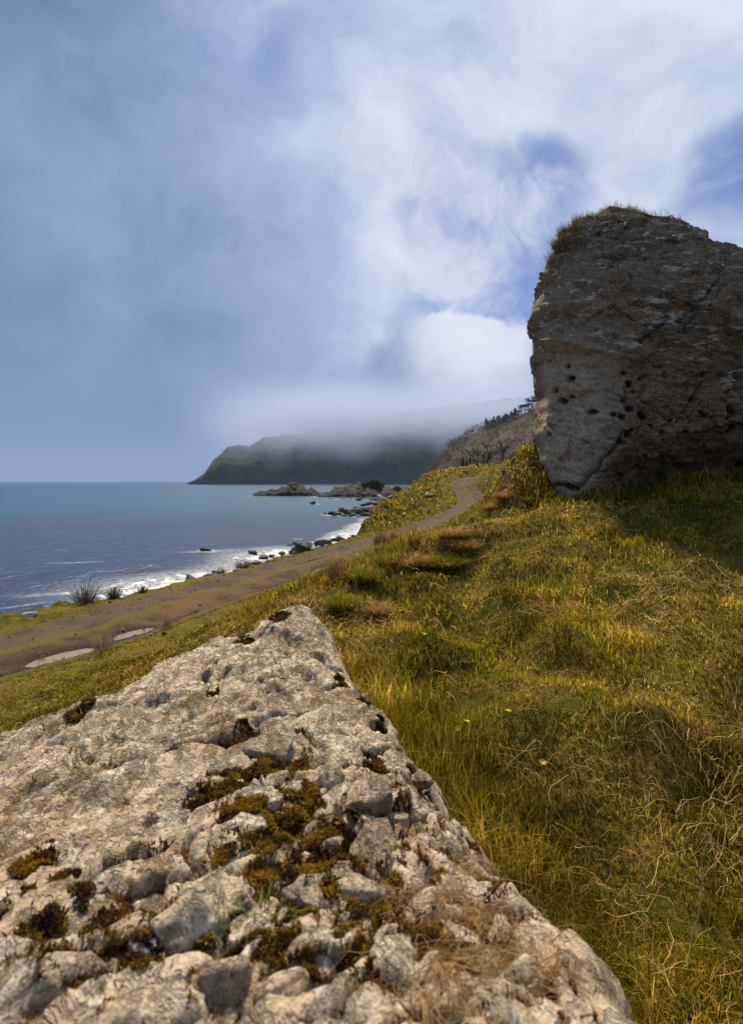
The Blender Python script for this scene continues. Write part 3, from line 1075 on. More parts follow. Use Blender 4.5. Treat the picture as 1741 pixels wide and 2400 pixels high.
def near_rock(x, y):
    """height and seam depth of the near rock's surface"""
    wx, wy = x + 0.05 * perlin(x * 4, y * 4, 1), y + 0.05 * perlin(x * 4, y * 4, 5)
    d = poly_sd(wx, wy, RP) + 0.045 * fbm(x * 2.6, y * 2.6, 8.1, 4) + 0.02 * perlin(x * 9, y * 9, 1)
    top = np.interp(y, [-1.2, 0.3, .73, 1.2, 1.58, 2.17, 3.4, 4.4], [-.60, -.60, -.63, -.755, -.81, -.87, -.925, -.90])
    top = top + 0.02 * (x + 0.5) * (y < 3) - 0.10 * sstep(-0.55, -1.5, x) * sstep(3.8, 1.0, y)
    # layers that strike away to the right, each a low worn step
    s = 0.84 * x - 0.54 * y
    t = 0.54 * x + 0.84 * y
    q = s / 0.21 + 1.1 * fbm(x * 1.1, y * 1.1, 2.0, 4) + 0.25 * t
    saw = q - np.floor(q)
    lay = np.interp(saw, [0, 0.10, 0.2, 1.0], [0.0, 0.75, 1.0, 0.0])
    amp = 0.026 + 0.03 * perlin(x * 0.8, y * 0.8, 12.0)
    z = top + amp * lay
    # rounded lumps
    a, b, c = worley(s / 0.15 + 0.6 * perlin(x * 3, y * 3, 2), t / 0.26 + 0.6 * perlin(x * 3, y * 3, 4), 3)
    lump = sstep(0.0, 0.08, b - a)
    lm = sstep(-0.35, 0.25, fbm(x * 1.3 + 4, y * 1.3, 3, 3))
    wq = 0.5 * perlin(x * 2.4, y * 2.4, 21)
    fa, ea = facets(s / 0.33 + wq, t / 0.55 + 0.5 * perlin(x * 2.4, y * 2.4, 24), 13, 1.0, 0.5)
    fb, eb = facets(s / 0.125 + 0.35 * perlin(x * 6, y * 6, 31), t / 0.20 + 0.35 * perlin(x * 6, y * 6, 33), 5, 1.1, 0.45)
    fc, ec = facets(s / 0.050 + 0.3 * perlin(x * 14, y * 14, 41), t / 0.075 + 0.3 * perlin(x * 14, y * 14, 43), 7, 1.1, 0.4)
    z = z + 0.026 * fa + (0.014 + 0.010 * lm) * fb * sstep(0.0, 0.05, eb) + 0.0075 * fc - 0.010 * lm * sstep(0.06, 0.0, eb) + 0.010 * fbm(s * 16, t * 9, 14, 4, 0.6, ridged=True)
    z = z + 0.075 * np.exp(-((x + 0.43) / 0.20) ** 2 - ((y - 4.12) / 0.45) ** 2) - 0.07 * sstep(-0.55, -1.0, x) * sstep(3.2, 4.0, y)
    # broken rubbly corner where the moss grows
    e = np.exp(-(((x + 0.08 + 0.12 * (1.4 - y)) / 0.36) ** 4 + ((y - 1.05) / 0.72) ** 4))
    a2, b2, c2 = worley(s / 0.085 + 0.5 * perlin(x * 6, y * 6, 1), t / 0.13 + 0.5 * perlin(x * 6, y * 6, 3), 9)
    stone = sstep(0.02, 0.20, b2 - a2)
    z = z + e * (0.050 * stone * (0.35 + 0.9 * c2) - 0.030)
    # cracks
    cr = np.abs(perlin(s * 3.4 + 0.7 * perlin(x * 2, y * 2, 6), t * 0.8, 3.3))
    cm = sstep(-0.1, 0.25, perlin(x * 1.7, y * 1.7, 20))
    crack = np.exp(-(cr / 0.016) ** 2) * cm
    cr2 = np.abs(perlin(s * 1.6 + 0.8 * perlin(x * 3, y * 3, 26), t * 2.6, 7.7))
    crack = np.maximum(crack, np.exp(-(cr2 / 0.010) ** 2) * sstep(0.0, 0.3, perlin(x * 1.4, y * 1.4, 30)))
    z = z - 0.055 * crack
    f = fbm(x * 6, y * 6, 2, 5, 0.55)
    z = z + 0.013 * f + 0.006 * fbm(x * 34, y * 34, 4, 3)
    pits = fbm(x * 11, y * 11, 9, 3)
    z = z - 0.016 * sstep(0.22, 0.42, pits)
    drop = np.interp(d, [-.40, -.2, -.08, 0, .06, .14, .24, .42, .9], [0, .012, .045, .085, .16, .36, .68, 1.25, 2.6])
    face = 0.05 * fbm(x * 5, y * 5, 31, 4) * sstep(-0.02, 0.15, d)
    z = z * 1.0 - drop + face
    seam = np.clip(e * (1 - stone) + 0.8 * crack + 0.5 * lm * sstep(0.05, 0.0, eb), 0, 1) * sstep(0.05, -0.05, d)
    return z + CAM_Z, seam


ROCK = {}


def rz(x, y):
    x, y = np.asarray(x, float), np.asarray(y, float)
    if not ROCK:
        X = np.linspace(-2.75, 0.95, 460)
        k = np.linspace(0, 1, 500)
        Y = -1.5 + 6.5 * (0.55 * k + 0.45 * k ** 2.2)
        gx, gy = np.meshgrid(X, Y, indexing='xy')
        z, seam = near_rock(gx, gy)
        ROCK.update(X=X, Y=Y, x=gx, y=gy, z=z, seam=seam)
    X, Y, Z = ROCK['X'], ROCK['Y'], ROCK['z']
    fx = np.clip((x - X[0]) / (X[1] - X[0]), 0, len(X) - 1.001)
    fy = np.clip(np.interp(y, Y, np.arange(len(Y))), 0, len(Y) - 1.001)
    i, j = fy.astype(int), fx.astype(int)
    u, v = fy - i, fx - j
    return (Z[i, j] * (1 - v) + Z[i, j + 1] * v) * (1 - u) + (Z[i + 1, j] * (1 - v) + Z[i + 1, j + 1] * v) * u


def on_rock(u, v):
    z = CAM_Z - 0.8
    for _ in range(8):
        p = atz(u, v, z)
        z = 0.5 * z + 0.5 * float(rz(np.array([p[0]]), np.array([p[1]]))[0])
    return p[0], p[1], z


def build_near_rock():
    rz(0.0, 0.0)
    x, y, z, seam = ROCK['x'], ROCK['y'], ROCK['z'], ROCK['seam']
    base = (-1.0, 2.5, CAM_Z - 2.2)
    z = np.maximum(z, CAM_Z - 4.2)
    # push the steep faces sideways a little so that they are not smooth drapes
    v = np.stack([x, y, z], -1)
    gxx = np.gradient(z, axis=1) / np.gradient(x, axis=1)
    gyy = np.gradient(z, axis=0) / np.gradient(y, axis=0)
    st = np.clip(np.hypot(gxx, gyy) / 3, 0, 1)
    w = 0.05 * fbm(x * 4, y * 4, z * 7, 4) * st
    nn = np.hypot(gxx, gyy) + 1e-6
    v[..., 0] -= w * gxx / nn
    v[..., 1] -= w * gyy / nn
    v = v.reshape(-1, 3) - base
    root = thing('limestone_rock', 'big pale weathered limestone rock with moss in its broken top, standing in the grass', 'rock', base)
    me = mesh_from('rock_body', v, grid_faces(500, 460), attrs={'seam': seam})
    obj('rock_body', me, M_LIME, root)
    # embedded stones of the broken corner
    protos = [rock_mesh('stone', 100 + i, 4, 11, 0.13, 0.8, 34) for i in range(8)]
    stones = [(640, 1765, 62), (780, 1835, 55), (870, 1880, 72), (935, 1925, 42), (972, 2000, 45), (1062, 2085, 52), (890, 2030, 78), (845, 2120, 62),
              (715, 2115, 45), (445, 2180, 78), (560, 2120, 40), (1000, 2140, 46), (940, 2262, 62), (845, 2320, 60), (755, 2290, 46), (525, 2350, 66),
              (1135, 2335, 60), (1205, 2352, 62), (1062, 2356, 44), (662, 2330, 46), (1086, 2140, 24), (735, 2220, 44), (470, 1955, 58), (640, 1900, 30),
              (985, 1830, 26), (1010, 2050, 28), (760, 1935, 36), (590, 2190, 42), (330, 2240, 40), (1150, 2200, 36), (1010, 2290, 30), (890, 2200, 34),
              (660, 2010, 24), (800, 2180, 28), (1040, 2200, 30), (400, 2330, 60), (1115, 2270, 24), (975, 2345, 34)]
    for i, (u, vv, rp) in enumerate(stones):
        a, b, c = on_rock(u, vv)
        r = rp / FPX * math.hypot(b, CAM_Z - c) * 0.95
        o = obj('stone', protos[i % 8], M_LIME, root)
        o.location = (a - base[0], b - base[1], c - base[2] + r * 0.10)
        o.rotation_euler = (random.uniform(-.35, .35), random.uniform(-.35, .35), random.uniform(0, 6.3))
        o.scale = (r * random.uniform(.8, 1.05), r * random.uniform(.95, 1.35), r * random.uniform(.75, 1.05))
        # long side along the layers
        o.rotation_euler.z = -R(33) + random.uniform(-.35, .35)
    # cushions of moss in the gaps
    moss = [(530, 1850, 70), (490, 1895, 50), (640, 1830, 70), (700, 1895, 75), (625, 1985, 85), (690, 2060, 55), (800, 2015, 60), (775, 1965, 40), (560, 2010, 60),
            (870, 1795, 36), (850, 2200, 80), (905, 2262, 80), (705, 2165, 50), (600, 2250, 60), (340, 2235, 50), (250, 2250, 45), (150, 2085, 48), (180, 2120, 40),
            (80, 2030, 46), (940, 2110, 50), (935, 1872, 30), (795, 1605, 24), (395, 1527, 44), (440, 1505, 30), (575, 1498, 24), (655, 1447, 26), (1010, 2235, 60),
            (530, 2290, 50), (790, 1590, 18), (700, 1800, 30), (570, 1700, 22), (640, 1440, 20), (1080, 2250, 40), (240, 2190, 40), (670, 2240, 50), (760, 2120, 40),
            (1215, 2055, 12), (1110, 1985, 14), (600, 1850, 60), (660, 1945, 70), (560, 1930, 60), (740, 2000, 55), (600, 2060, 60), (830, 2260, 60), (720, 2290, 46), (450, 2270, 50), (100, 2180, 44), (1090, 2200, 40), (880, 1930, 30), (820, 1560, 16), (850, 1640, 20), (890, 1700, 20), (960, 1800, 18), (190, 1680, 26), (205, 1660, 20), (500, 1620, 16), (1035, 2090, 34), (960, 2190, 40), (40, 2110, 30), (600, 1905, 40)]
    r_ = np.random.default_rng(3)
    for i, (u, vv, rp) in enumerate(moss):
        a, b, c = on_rock(u, vv)
        D = math.hypot(b, CAM_Z - c)
        r = rp / FPX * D
        n = int(np.clip(3600 * (r / 0.06) ** 1.6, 450, 6500))
        th = r_.uniform(0, 2 * np.pi, n)
        q = np.sqrt(r_.uniform(0, 1, n))
        lim = 0.75 + 0.45 * perlin(np.cos(th) * 1.6 + i * 3.1, np.sin(th) * 1.6, 0.5)
        fx, fy = a + np.cos(th) * q * r * lim * 1.15, b + np.sin(th) * q * r * lim * 1.9
        lump = 0.004 + 0.012 * np.abs(perlin(fx * 30, fy * 30, 3)) * (1 - q ** 3)
        zz = rz(fx, fy)
        cap = np.quantile(zz, 0.66) + 0.014 * perlin(fx * 14, fy * 14, 2)
        keep = (zz < cap) & (r_.uniform(size=n) > q ** 4 * 0.8)
        pos = np.stack([fx, fy, zz + lump * 0.8], -1)[keep]
        n = len(pos)
        pat = perlin(pos[:, 0] * 16, pos[:, 1] * 16, 6)
        mixv = np.clip(0.5 + 1.5 * pat + r_.normal(0, 0.22, n), 0, 1)[:, None]
        bright = np.array([0.31, 0.175, 0.018])
        dark = np.array([0.050, 0.026, 0.014])
        cols = dark * (1 - mixv) + bright * mixv
        if rp < 27 or r_.uniform() < 0.15:
            cols = cols * 0.55
        k_ = 0.9 + 0.35 * min(2.0, D)
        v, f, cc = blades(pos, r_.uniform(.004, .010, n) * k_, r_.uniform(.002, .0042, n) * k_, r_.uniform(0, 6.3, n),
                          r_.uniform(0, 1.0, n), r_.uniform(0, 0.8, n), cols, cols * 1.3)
        me = mesh_from('moss_cushion', v - base, f, attrs=None, cols=cc)
        obj('moss_cushion', me, M_MOSS, root, kind='stuff')
    # thin moss rooted in the seams of the broken corner
    n = 170000
    fx, fy = r_.uniform(-0.95, 0.32, n), 0.45 + 1.75 * r_.uniform(0, 1, n) ** 1.5
    X, Y = ROCK['X'], ROCK['Y']
    sm = ROCK['seam'][np.clip(np.searchsorted(Y, fy), 0, len(Y) - 1), np.clip(np.searchsorted(X, fx), 0, len(X) - 1)]
    keep = (sm > 0.34) & (perlin(fx * 5, fy * 5, 44) > -0.28 + 0.35 * sstep(-0.25, -0.8, fx))
    fx, fy = fx[keep], fy[keep]
    pos = np.stack([fx, fy, rz(fx, fy) + 0.003], -1)
    n = len(pos)
    mixv = np.clip(0.42 + 1.6 * perlin(fx * 12, fy * 12, 6) + r_.normal(0, 0.2, n), 0, 1)[:, None]
    cols = np.array([0.052, 0.025, 0.011]) * (1 - mixv) + np.array([0.27, 0.135, 0.016]) * mixv
    k_ = 0.9 + 0.3 * fy
    v, f, cc = blades(pos, r_.uniform(.005, .012, n) * k_, r_.uniform(.0022, .0044, n) * k_, r_.uniform(0, 6.3, n), r_.uniform(0, 1.1, n), r_.uniform(0, .8, n), cols, cols * 1.3)
    obj('moss_seam', mesh_from('moss_seam', v - base, f, cols=cc), M_MOSS, root, kind='stuff')


# ------------------------------------------------------------------ the big boulder
B_Y = 12.3
B_OUT = [(1292, 1176), (1280, 1125), (1270, 1076), (1268, 1045), (1264, 1000), (1270, 949), (1279, 922), (1270, 880), (1268, 853), (1276, 801), (1274, 756), (1262, 736), (1262, 701), (1274, 674),
         (1281, 633), (1298, 598), (1307, 571), (1318, 546), (1346, 522), (1386, 502), (1441, 494), (1482, 489), (1530, 500), (1589, 514), (1647, 542), (1682, 557),
         (1740, 576), (1850, 604), (1980, 670), (2060, 790), (2085, 950), (2050, 1080), (1990, 1180), (1900, 1260), (1700, 1290), (1500, 1280), (1380, 1260), (1322, 1215)]


def build_boulder():
    P = np.array([at(u, v, B_Y) for u, v in B_OUT])[:, [0, 2]]
    cx, cz = at(1640, 860, B_Y)[[0, 2]]
    # resample the outline evenly
    C = np.vstack([P, P[:1]])
    L = np.concatenate([[0], np.cumsum(np.hypot(*np.diff(C, axis=0).T))])
    nth, nph = 540, 250
    s = np.linspace(0, L[-1], nth, endpoint=False)
    ox, oz = np.interp(s, L, C[:, 0]), np.interp(s, L, C[:, 1])
    ph = np.concatenate([np.linspace(0.001, np.pi / 2, 200) , np.linspace(np.pi / 2, np.pi - 0.001, 51)[1:]])
    S = np.sin(ph) ** 0.62
    S = np.where(ph < np.pi / 2, np.sin(ph) ** 0.80, np.sin(ph) ** 0.5)
    Cc = np.sign(np.cos(ph)) * np.abs(np.cos(ph)) ** 0.55
    x = cx + S[:, None] * (ox - cx)[None]
    z = cz + S[:, None] * (oz - cz)[None]
    xr = (x - at(1262, 800, B_Y)[0])
    zb = z - at(1300, 1172, B_Y)[2]
    ridge = 0.95 + 0.25 * np.sin(zb * 0.9) - 0.35 * sstep(1.2, 0.0, zb)
    ramp = sstep(-0.25, 1.0, xr / ridge)
    D = np.where(Cc[:, None] > 0, 1.55 * (0.25 + 0.75 * ramp), 2.4)
    y = B_Y - Cc[:, None] * D
    front = sstep(0.0, 0.3, Cc)[:, None]
    # undercut foot and a brow that leans back at the top
    y = y + front * (1.5 * sstep(1.5, -0.2, zb) * sstep(0.6, 2.6, xr) + 0.55 * sstep(3.4, 5.4, zb))
    # main face looks slightly to the right and has broad facets
    y = y + front * 0.16 * (xr - 1.0) * sstep(0.5, 1.5, xr)
    v = np.stack([x, y, z], -1)
    du = np.roll(v, -1, 1) - np.roll(v, 1, 1)
    dv = np.gradient(v, axis=0)
    n = np.cross(du, dv)
    n /= np.linalg.norm(n, axis=-1, keepdims=True) + 1e-9
    ctr = np.array([cx, B_Y + 0.4, cz])
    flip = np.sign(((v - ctr) * n).sum(-1, keepdims=True))
    n = n * flip
    ca, sa = math.cos(R(-24)), math.sin(R(-24))
    la = x * ca + z * sa
    lb = -x * sa + z * ca + 0.12 * fbm(x * 0.8, y * 0.8, z * 0.8, 3)
    upper = sstep(2.3, 3.3, zb + 0.45 * xr * 0.6 + 0.4 * perlin(x, y, z))
    st = lb * 3.3 + 0.5 * perlin(la * 0.6, y * 0.8, 2)
    saw = st - np.floor(st)
    rid = np.interp(saw, [0, .55, .8, 1], [0, .6, 1, 0]) * (0.4 + 0.9 * np.abs(perlin(la * 0.7, np.floor(st) * 3.3, 1)) * 2)
    dsp = upper * (0.20 * rid + 0.05 * fbm(la * 2.2, y * 2, lb * 6, 4))
    dsp = dsp + 0.14 * fbm(x * 0.8, y * 0.8, z * 0.8, 3) + 0.06 * fbm(la * 1.6, y * 2.4, lb * 4.2, 5) + 0.030 * fbm(x * 6, y * 6, z * 6, 4, 0.6)
    # lumpy knobs of the narrow left face
    left = sstep(1.25, 0.4, xr / ridge) * sstep(-0.4, 0.1, Cc)[:, None]
    dsp = dsp + left * 0.05 * fbm(x * 3, y * 3, z * 3.4, 4, ridged=True)
    fa, ea = facets(la * 1.0 + 0.35 * perlin(x * 1.2, y * 1.2, z * 1.2), lb * 1.9 + 0.35 * perlin(x * 1.2 + 7, y * 1.2, z * 1.2), 2, 1.0, 0.45)
    fb, eb = facets(la * 2.9 + 0.3 * perlin(x * 3, y * 3, z * 3), lb * 5.4 + 0.3 * perlin(x * 3 + 7, y * 3, z * 3), 8, 1.1, 0.45)
    fc, ec = facets(la * 7.5 + 0.3 * perlin(x * 7, y * 7, z * 7), lb * 12.0 + 0.3 * perlin(x * 7 + 3, y * 7, z * 7), 9, 1.1, 0.4)
    dsp = dsp + 0.10 * fa + 0.045 * fb + 0.020 * fc - 0.03 * sstep(0.05, 0.0, ea) - 0.015 * sstep(0.05, 0.0, eb) + 0.03 * fbm(la * 5, y * 5, lb * 11, 4, 0.6, ridged=True)
    # pits
    a, b, c = worley(la * 2.3 + 0.2 * perlin(x * 3, z * 3, 1), lb * 3.1 + 0.2 * perlin(x * 3, z * 3, 7), 4)
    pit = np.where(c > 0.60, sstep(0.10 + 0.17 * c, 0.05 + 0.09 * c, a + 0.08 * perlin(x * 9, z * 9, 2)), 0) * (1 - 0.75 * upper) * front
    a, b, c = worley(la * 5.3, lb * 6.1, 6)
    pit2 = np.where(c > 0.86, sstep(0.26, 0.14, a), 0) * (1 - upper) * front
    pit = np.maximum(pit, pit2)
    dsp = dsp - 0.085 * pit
    # joints
    for (u0, v0, u1, v1, dep) in ((1452, 1025, 1350, 1150, .12), (1560, 745, 1500, 800, .06), (1640, 900, 1600, 970, .05), (1700, 640, 1585, 760, .06), (1405, 590, 1510, 610, .05)):
        p, q = at(u0, v0, B_Y - 1.2)[[0, 2]], at(u1, v1, B_Y - 1.2)[[0, 2]]
        d, _ = seg_dist(x + 0.06 * perlin(x * 4, z * 4, 2), z + 0.06 * perlin(x * 4, z * 4, 9), np.array([p, q]))
        cr = np.exp(-(d / 0.035) ** 2) * front
        dsp = dsp - dep * cr
        pit = np.maximum(pit, cr * 0.7)
    dsp = dsp * (0.45 + 0.55 * front) - 0.10
    v = v + n * dsp[..., None]
    base = np.array([cx, B_Y, gz(cx, B_Y)])
    root = thing('lichened_boulder', 'towering dark brown boulder with white lichen and a grassy crown', 'boulder', tuple(base))
    me = mesh_from('boulder_body', (v - base).reshape(-1, 3), grid_faces(len(ph), nth, True),
                   attrs={'upper': upper, 'pit': pit, 'leftface_lit': left * (1 - upper * 0.6)})
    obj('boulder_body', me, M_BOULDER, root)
    # grass growing on the crown
    sel = []
    k = (v[..., 2] > np.quantile(v[..., 2], 0.5))
    cand = v[(n[..., 2] > 0.25) & k]
    r_ = np.random.default_rng(8)
    edge = np.array([at(u, vv, B_Y) for u, vv in ((1300, 600), (1310, 570), (1322, 545), (1350, 522), (1390, 504), (1440, 494), (1480, 488), (1530, 500), (1590, 514))])
    wt = [1.5, 2, 1.8, 1.0, 1.0, 0.6, 1.4, 0.6, 0.25]
    d = np.stack([np.hypot(cand[:, 0] - e[0], cand[:, 2] - e[2]) for e in edge], 1)
    pr = (np.exp(-(d / 0.26) ** 2) * np.array(wt)).sum(1)
    pr *= np.exp(-np.abs(cand[:, 1] - B_Y + 0.3) / 0.8)
    idx = r_.choice(len(cand), 5200, p=pr / pr.sum())
    pos = cand[idx] + r_.normal(0, 0.02, (len(idx), 3))
    m = len(pos)
    leftw = sstep(3.9, 3.2, pos[:, 0])
    cmix = r_.uniform(0, 1, (m, 1))
    cols = np.array([0.10, 0.095, 0.030]) * cmix + np.array([0.20, 0.145, 0.065]) * (1 - cmix)
    head = np.where(r_.uniform(size=m) < 0.65, np.pi + r_.normal(0, 0.7, m), r_.uniform(0, 6.3, m))
    bv, bf, bc = blades(pos - base - (0, 0, 0.02), r_.uniform(0.06, 0.22, m) * (0.8 + 0.5 * leftw), r_.uniform(0.004, 0.008, m), head,
                        r_.uniform(0.0, 0.7, m) + 0.3 * leftw, r_.uniform(0.1, 0.9, m), cols)
    obj('crown_grass', mesh_from('crown_grass', bv, bf, cols=bc), M_GRASS, root, kind='stuff')
    # stones bedded in the crown
    pm = [rock_mesh('crown_stone', 150 + i, 3, 12, 0.07, 0.8) for i in range(4)]
    for q in pm:
        a = q.attributes.new('upper', 'FLOAT', 'POINT')
        a.data.foreach_set('value', np.ones(len(q.vertices), np.float32))
    for i, (u, vv, r) in enumerate(((1421, 528, .07), (1395, 545, .10), (1445, 512, .12), (1468, 528, .09), (1415, 512, .08), (1360, 590, .16), (1496, 515, .13), (1520, 540, .16), (1575, 560, .14), (1440, 560, .12))):
        q = np.array([at(u, vv, B_Y)])[0]
        dd = np.hypot(v[..., 0] * B_Y / v[..., 1] - q[0], (v[..., 2] - CAM_Z) * B_Y / v[..., 1] - (q[2] - CAM_Z)) + (v[..., 1] > B_Y + 0.2) * 9
        j = np.unravel_index(np.argmin(dd), dd.shape)
        o = obj('crown_stone', pm[i % 4], M_BOULDER, root, loc=tuple(v[j] - base))
        o.scale = (r * 1.2, r, r * 0.8)
        o.rotation_euler = (random.uniform(-.5, .5), random.uniform(0, .6), random.uniform(0, 6))


# ------------------------------------------------------------------ grass
def on_ground(u, v, near=1.5, far=260):
    Y = np.geomspace(near, far, 900)
    d = ray(u, v)
    p = np.array([0, 0, CAM_Z])[None] + d[None] * (Y / d[1])[:, None]
    h = lookup('z', p[:, 0], p[:, 1])
    k = np.argmax(p[:, 2] < np.maximum(h, 0))
    return np.array([p[k, 0], p[k, 1], max(h[k], 0.0)])


def bare(x, y, pad=0.0):
    """where no turf grows: under the rocks, on the track, below the land's edge"""
    m = poly_sd(x, y, RP) < 0.10 + pad
    dt = lookup('dt', x, y)
    m |= np.abs(dt) < TRACK_HALF + 0.02 + 0.16 * perlin(x * 1.7, y * 1.7, 3)
    dc = lookup('dc', x, y)
    m |= dc > 0.75 + 0.4 * perlin(x, y, 6)
    bx = at(1318, 1170, 11.4)[0]
    m |= (x > bx + 0.25 * (y - 11.0) * 0 + 0.12) & (y > 11.55) & (y < 14.3) & (x < bx + 6.5)
    return m


GREEN = np.array([0.070, 0.082, 0.004])
LIME = np.array([0.40, 0.31, 0.006])
STRAW = np.array([0.66, 0.43, 0.10])
RUST = np.array([0.27, 0.135, 0.025])


def polar(n, r0, r1, a0, a1, r_):
    r = np.exp(r_.uniform(np.log(r0), np.log(r1), n))
    a = r_.uniform(R(a0), R(a1), n)
    return r * np.sin(a), r * np.cos(a), r


def dryness(x, y):
    q = 0.30 + 0.95 * fbm(x * 0.55 + 9, y * 0.55, 7, 4) + 0.35 * perlin(x * 2.3, y * 2.3, 4)
    return np.clip(q, 0, 1)


def build_grass():
    r_ = np.random.default_rng(21)
    V, F, C = [], [], []
    k = 0

    def add(v, f, c):
        nonlocal k
        V.append(v)
        F.append(f + k)
        C.append(c)
        k += len(v)

    for (n, r0, r1, a0, a1) in ((265000, 1.35, 17, -42, 46), (85000, 12, 62, -46, 40), (45000, 58, 150, -8, 18)):
        x, y, r = polar(n, r0, r1, a0, a1, r_)
        # draw the blades into tufts
        tx = x + 0.0
        f1, f2, cid = worley(x * 3.2, y * 3.2, 2)
        keep = ~bare(x, y) & ((f1 < 0.60 + 0.25 * r_.uniform(size=n)) | (r > 10))
        x, y, r, cid = x[keep], y[keep], r[keep], cid[keep]
        n = len(x)
        z = lookup('z', x, y)
        dry = dryness(x, y)
        pd = np.clip(0.12 + 0.66 * dry, 0, 0.88)
        is_dry = r_.uniform(size=n) < pd
        mixg = np.clip(r_.normal(0.42, 0.28, n) + 0.5 * perlin(x * 1.1, y * 1.1, 15), 0, 1)[:, None]
        cols = GREEN * (1 - mixg) + LIME * mixg
        ms = r_.uniform(0.2, 1.0, n)[:, None]
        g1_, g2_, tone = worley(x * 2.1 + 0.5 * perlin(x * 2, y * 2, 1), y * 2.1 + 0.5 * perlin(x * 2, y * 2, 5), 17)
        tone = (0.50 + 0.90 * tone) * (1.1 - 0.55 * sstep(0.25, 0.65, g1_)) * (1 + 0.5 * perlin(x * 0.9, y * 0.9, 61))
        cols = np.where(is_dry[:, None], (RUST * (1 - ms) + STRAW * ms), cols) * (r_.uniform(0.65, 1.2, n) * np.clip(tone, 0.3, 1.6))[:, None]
        tall = sstep(0.05, 0.5, perlin(x * 0.7, y * 0.7, 40) + 0.25 * cid)
        ed = poly_sd(x, y, RP)
        nearrock = sstep(1.05, 0.35, ed) * (x > -0.8)
        brow = sstep(5.5, 9, r) * sstep(0.14, 0.02, x / y) * (x > -0.2 * y)
        h = r_.uniform(0.03, 0.075, n) * (1 + 1.2 * tall) + nearrock * r_.uniform(0.05, 0.30, n) + brow * r_.uniform(0.03, 0.20, n)
        foot = sstep(10.0, 11.0, y) * sstep(12.5, 11.6, y) * (x > 2.9)
        h = h + foot * r_.uniform(0.02, 0.26, n)
        h = h + np.clip((r - 5) / 60, 0, 1.6) * r_.uniform(0.05, 0.24, n)
        dt = lookup('dt', x, y)
        h = np.where(np.abs(dt) < TRACK_HALF + 2.3, h * 0.62, h)
        dcs = lookup('dc', x, y)
        lawn = (dcs > -3.2) & (y < 62)
        h = np.where(lawn, h * 0.55, h)
        cols = np.where(lawn[:, None] & (r_.uniform(size=n) < 0.8)[:, None], (GREEN * 0.55 + LIME * 0.35) * r_.uniform(0.6, 1.2, n)[:, None], cols)
        w = np.maximum(0.0036, np.where(r > 50, 0.002, 0.0014) * r) * r_.uniform(0.7, 1.4, n)
        head = np.where(r_.uniform(size=n) < 0.45, R(200) + r_.normal(0, 0.8, n), r_.uniform(0, 6.3, n))
        lean = np.abs(r_.normal(0.45, 0.35, n)) * (1 - 0.45 * nearrock)
        bend = np.abs(r_.normal(0.55, 0.4, n))
        add(*blades(np.stack([x, y, z - 0.012], -1), h, w, head, lean, bend, cols, cols * 1.45))  # tips brightened in colour as if the sun caught them
    me = mesh_from('grass', np.vstack(V), np.vstack(F), smooth=False, cols=np.vstack(C))
    o = obj('grass', me, M_GRASS, kind='stuff', label='short green and yellow grass covering the sloping ground', category='grass')


def build_straw():
    """dead bents lying in tangled mats over the turf"""
    r_ = np.random.default_rng(31)
    n = 46000
    x, y, r = polar(n, 1.4, 15, -35, 44, r_)
    f1, f2, cid = worley(x * 0.95 + 0.4 * perlin(x, y, 1), y * 0.95 + 0.4 * perlin(x, y, 4), 5)
    mat = np.clip(0.10 + 0.95 * (dryness(x, y) - 0.2) * (0.3 + cid) + 0.5 * (cid > 0.72) * sstep(0.5, 0.2, f1), 0.04, 1)
    keep = ~bare(x, y, 0.05) & (r_.uniform(size=n) < mat)
    x, y, r, cid = x[keep], y[keep], r[keep], cid[keep]
    n = len(x)
    K = 6
    L = r_.uniform(0.05, 0.22, n) * np.where(r_.uniform(size=n) < 0.04, 1.5, 1.0)
    # strands of one mat lie roughly together
    a = cid * 40 + r_.normal(0, 0.5, n) + 1.2 * perlin(x * 0.5, y * 0.5, 3)
    curl = r_.normal(0, 0.75, n)
    P = np.zeros((n, K, 3))
    P[:, 0, 0], P[:, 0, 1] = x, y
    ang = a.copy()
    for j in range(1, K):
        ang = ang + curl / K * 1.6 + r_.normal(0, 0.28, n)
        P[:, j, 0] = P[:, j - 1, 0] + np.cos(ang) * L / (K - 1)
        P[:, j, 1] = P[:, j - 1, 1] + np.sin(ang) * L / (K - 1)
    z = lookup('z', P[..., 0].ravel(), P[..., 1].ravel()).reshape(n, K)
    up = np.abs(r_.normal(0.045, 0.03, n))[:, None] + 0.03 * np.sin(np.linspace(0, 3.1, K))[None] * r_.uniform(0, 1.6, (n, 1))
    arch = (r_.uniform(size=n) < 0.08)[:, None] * np.sin(np.linspace(0, 2.4, K))[None] * (L * 0.42)[:, None]
    P[..., 2] = z + up + arch + r_.normal(0, 0.006, (n, K))
    ms = np.clip(r_.normal(0.62, 0.28, n), 0, 1.15)[:, None]
    cols = RUST * (1 - ms) + np.array([0.78, 0.54, 0.19]) * ms
    w = np.maximum(0.0022, 0.0009 * r) * r_.uniform(0.5, 1.5, n)
    v, f, c = strands(P, w, cols)
    obj('dead_straw', mesh_from('dead_straw', v, f, smooth=False, cols=c), M_STRAW, kind='stuff',
        label='tangled dead straw lying in mats over the grass', category='straw')


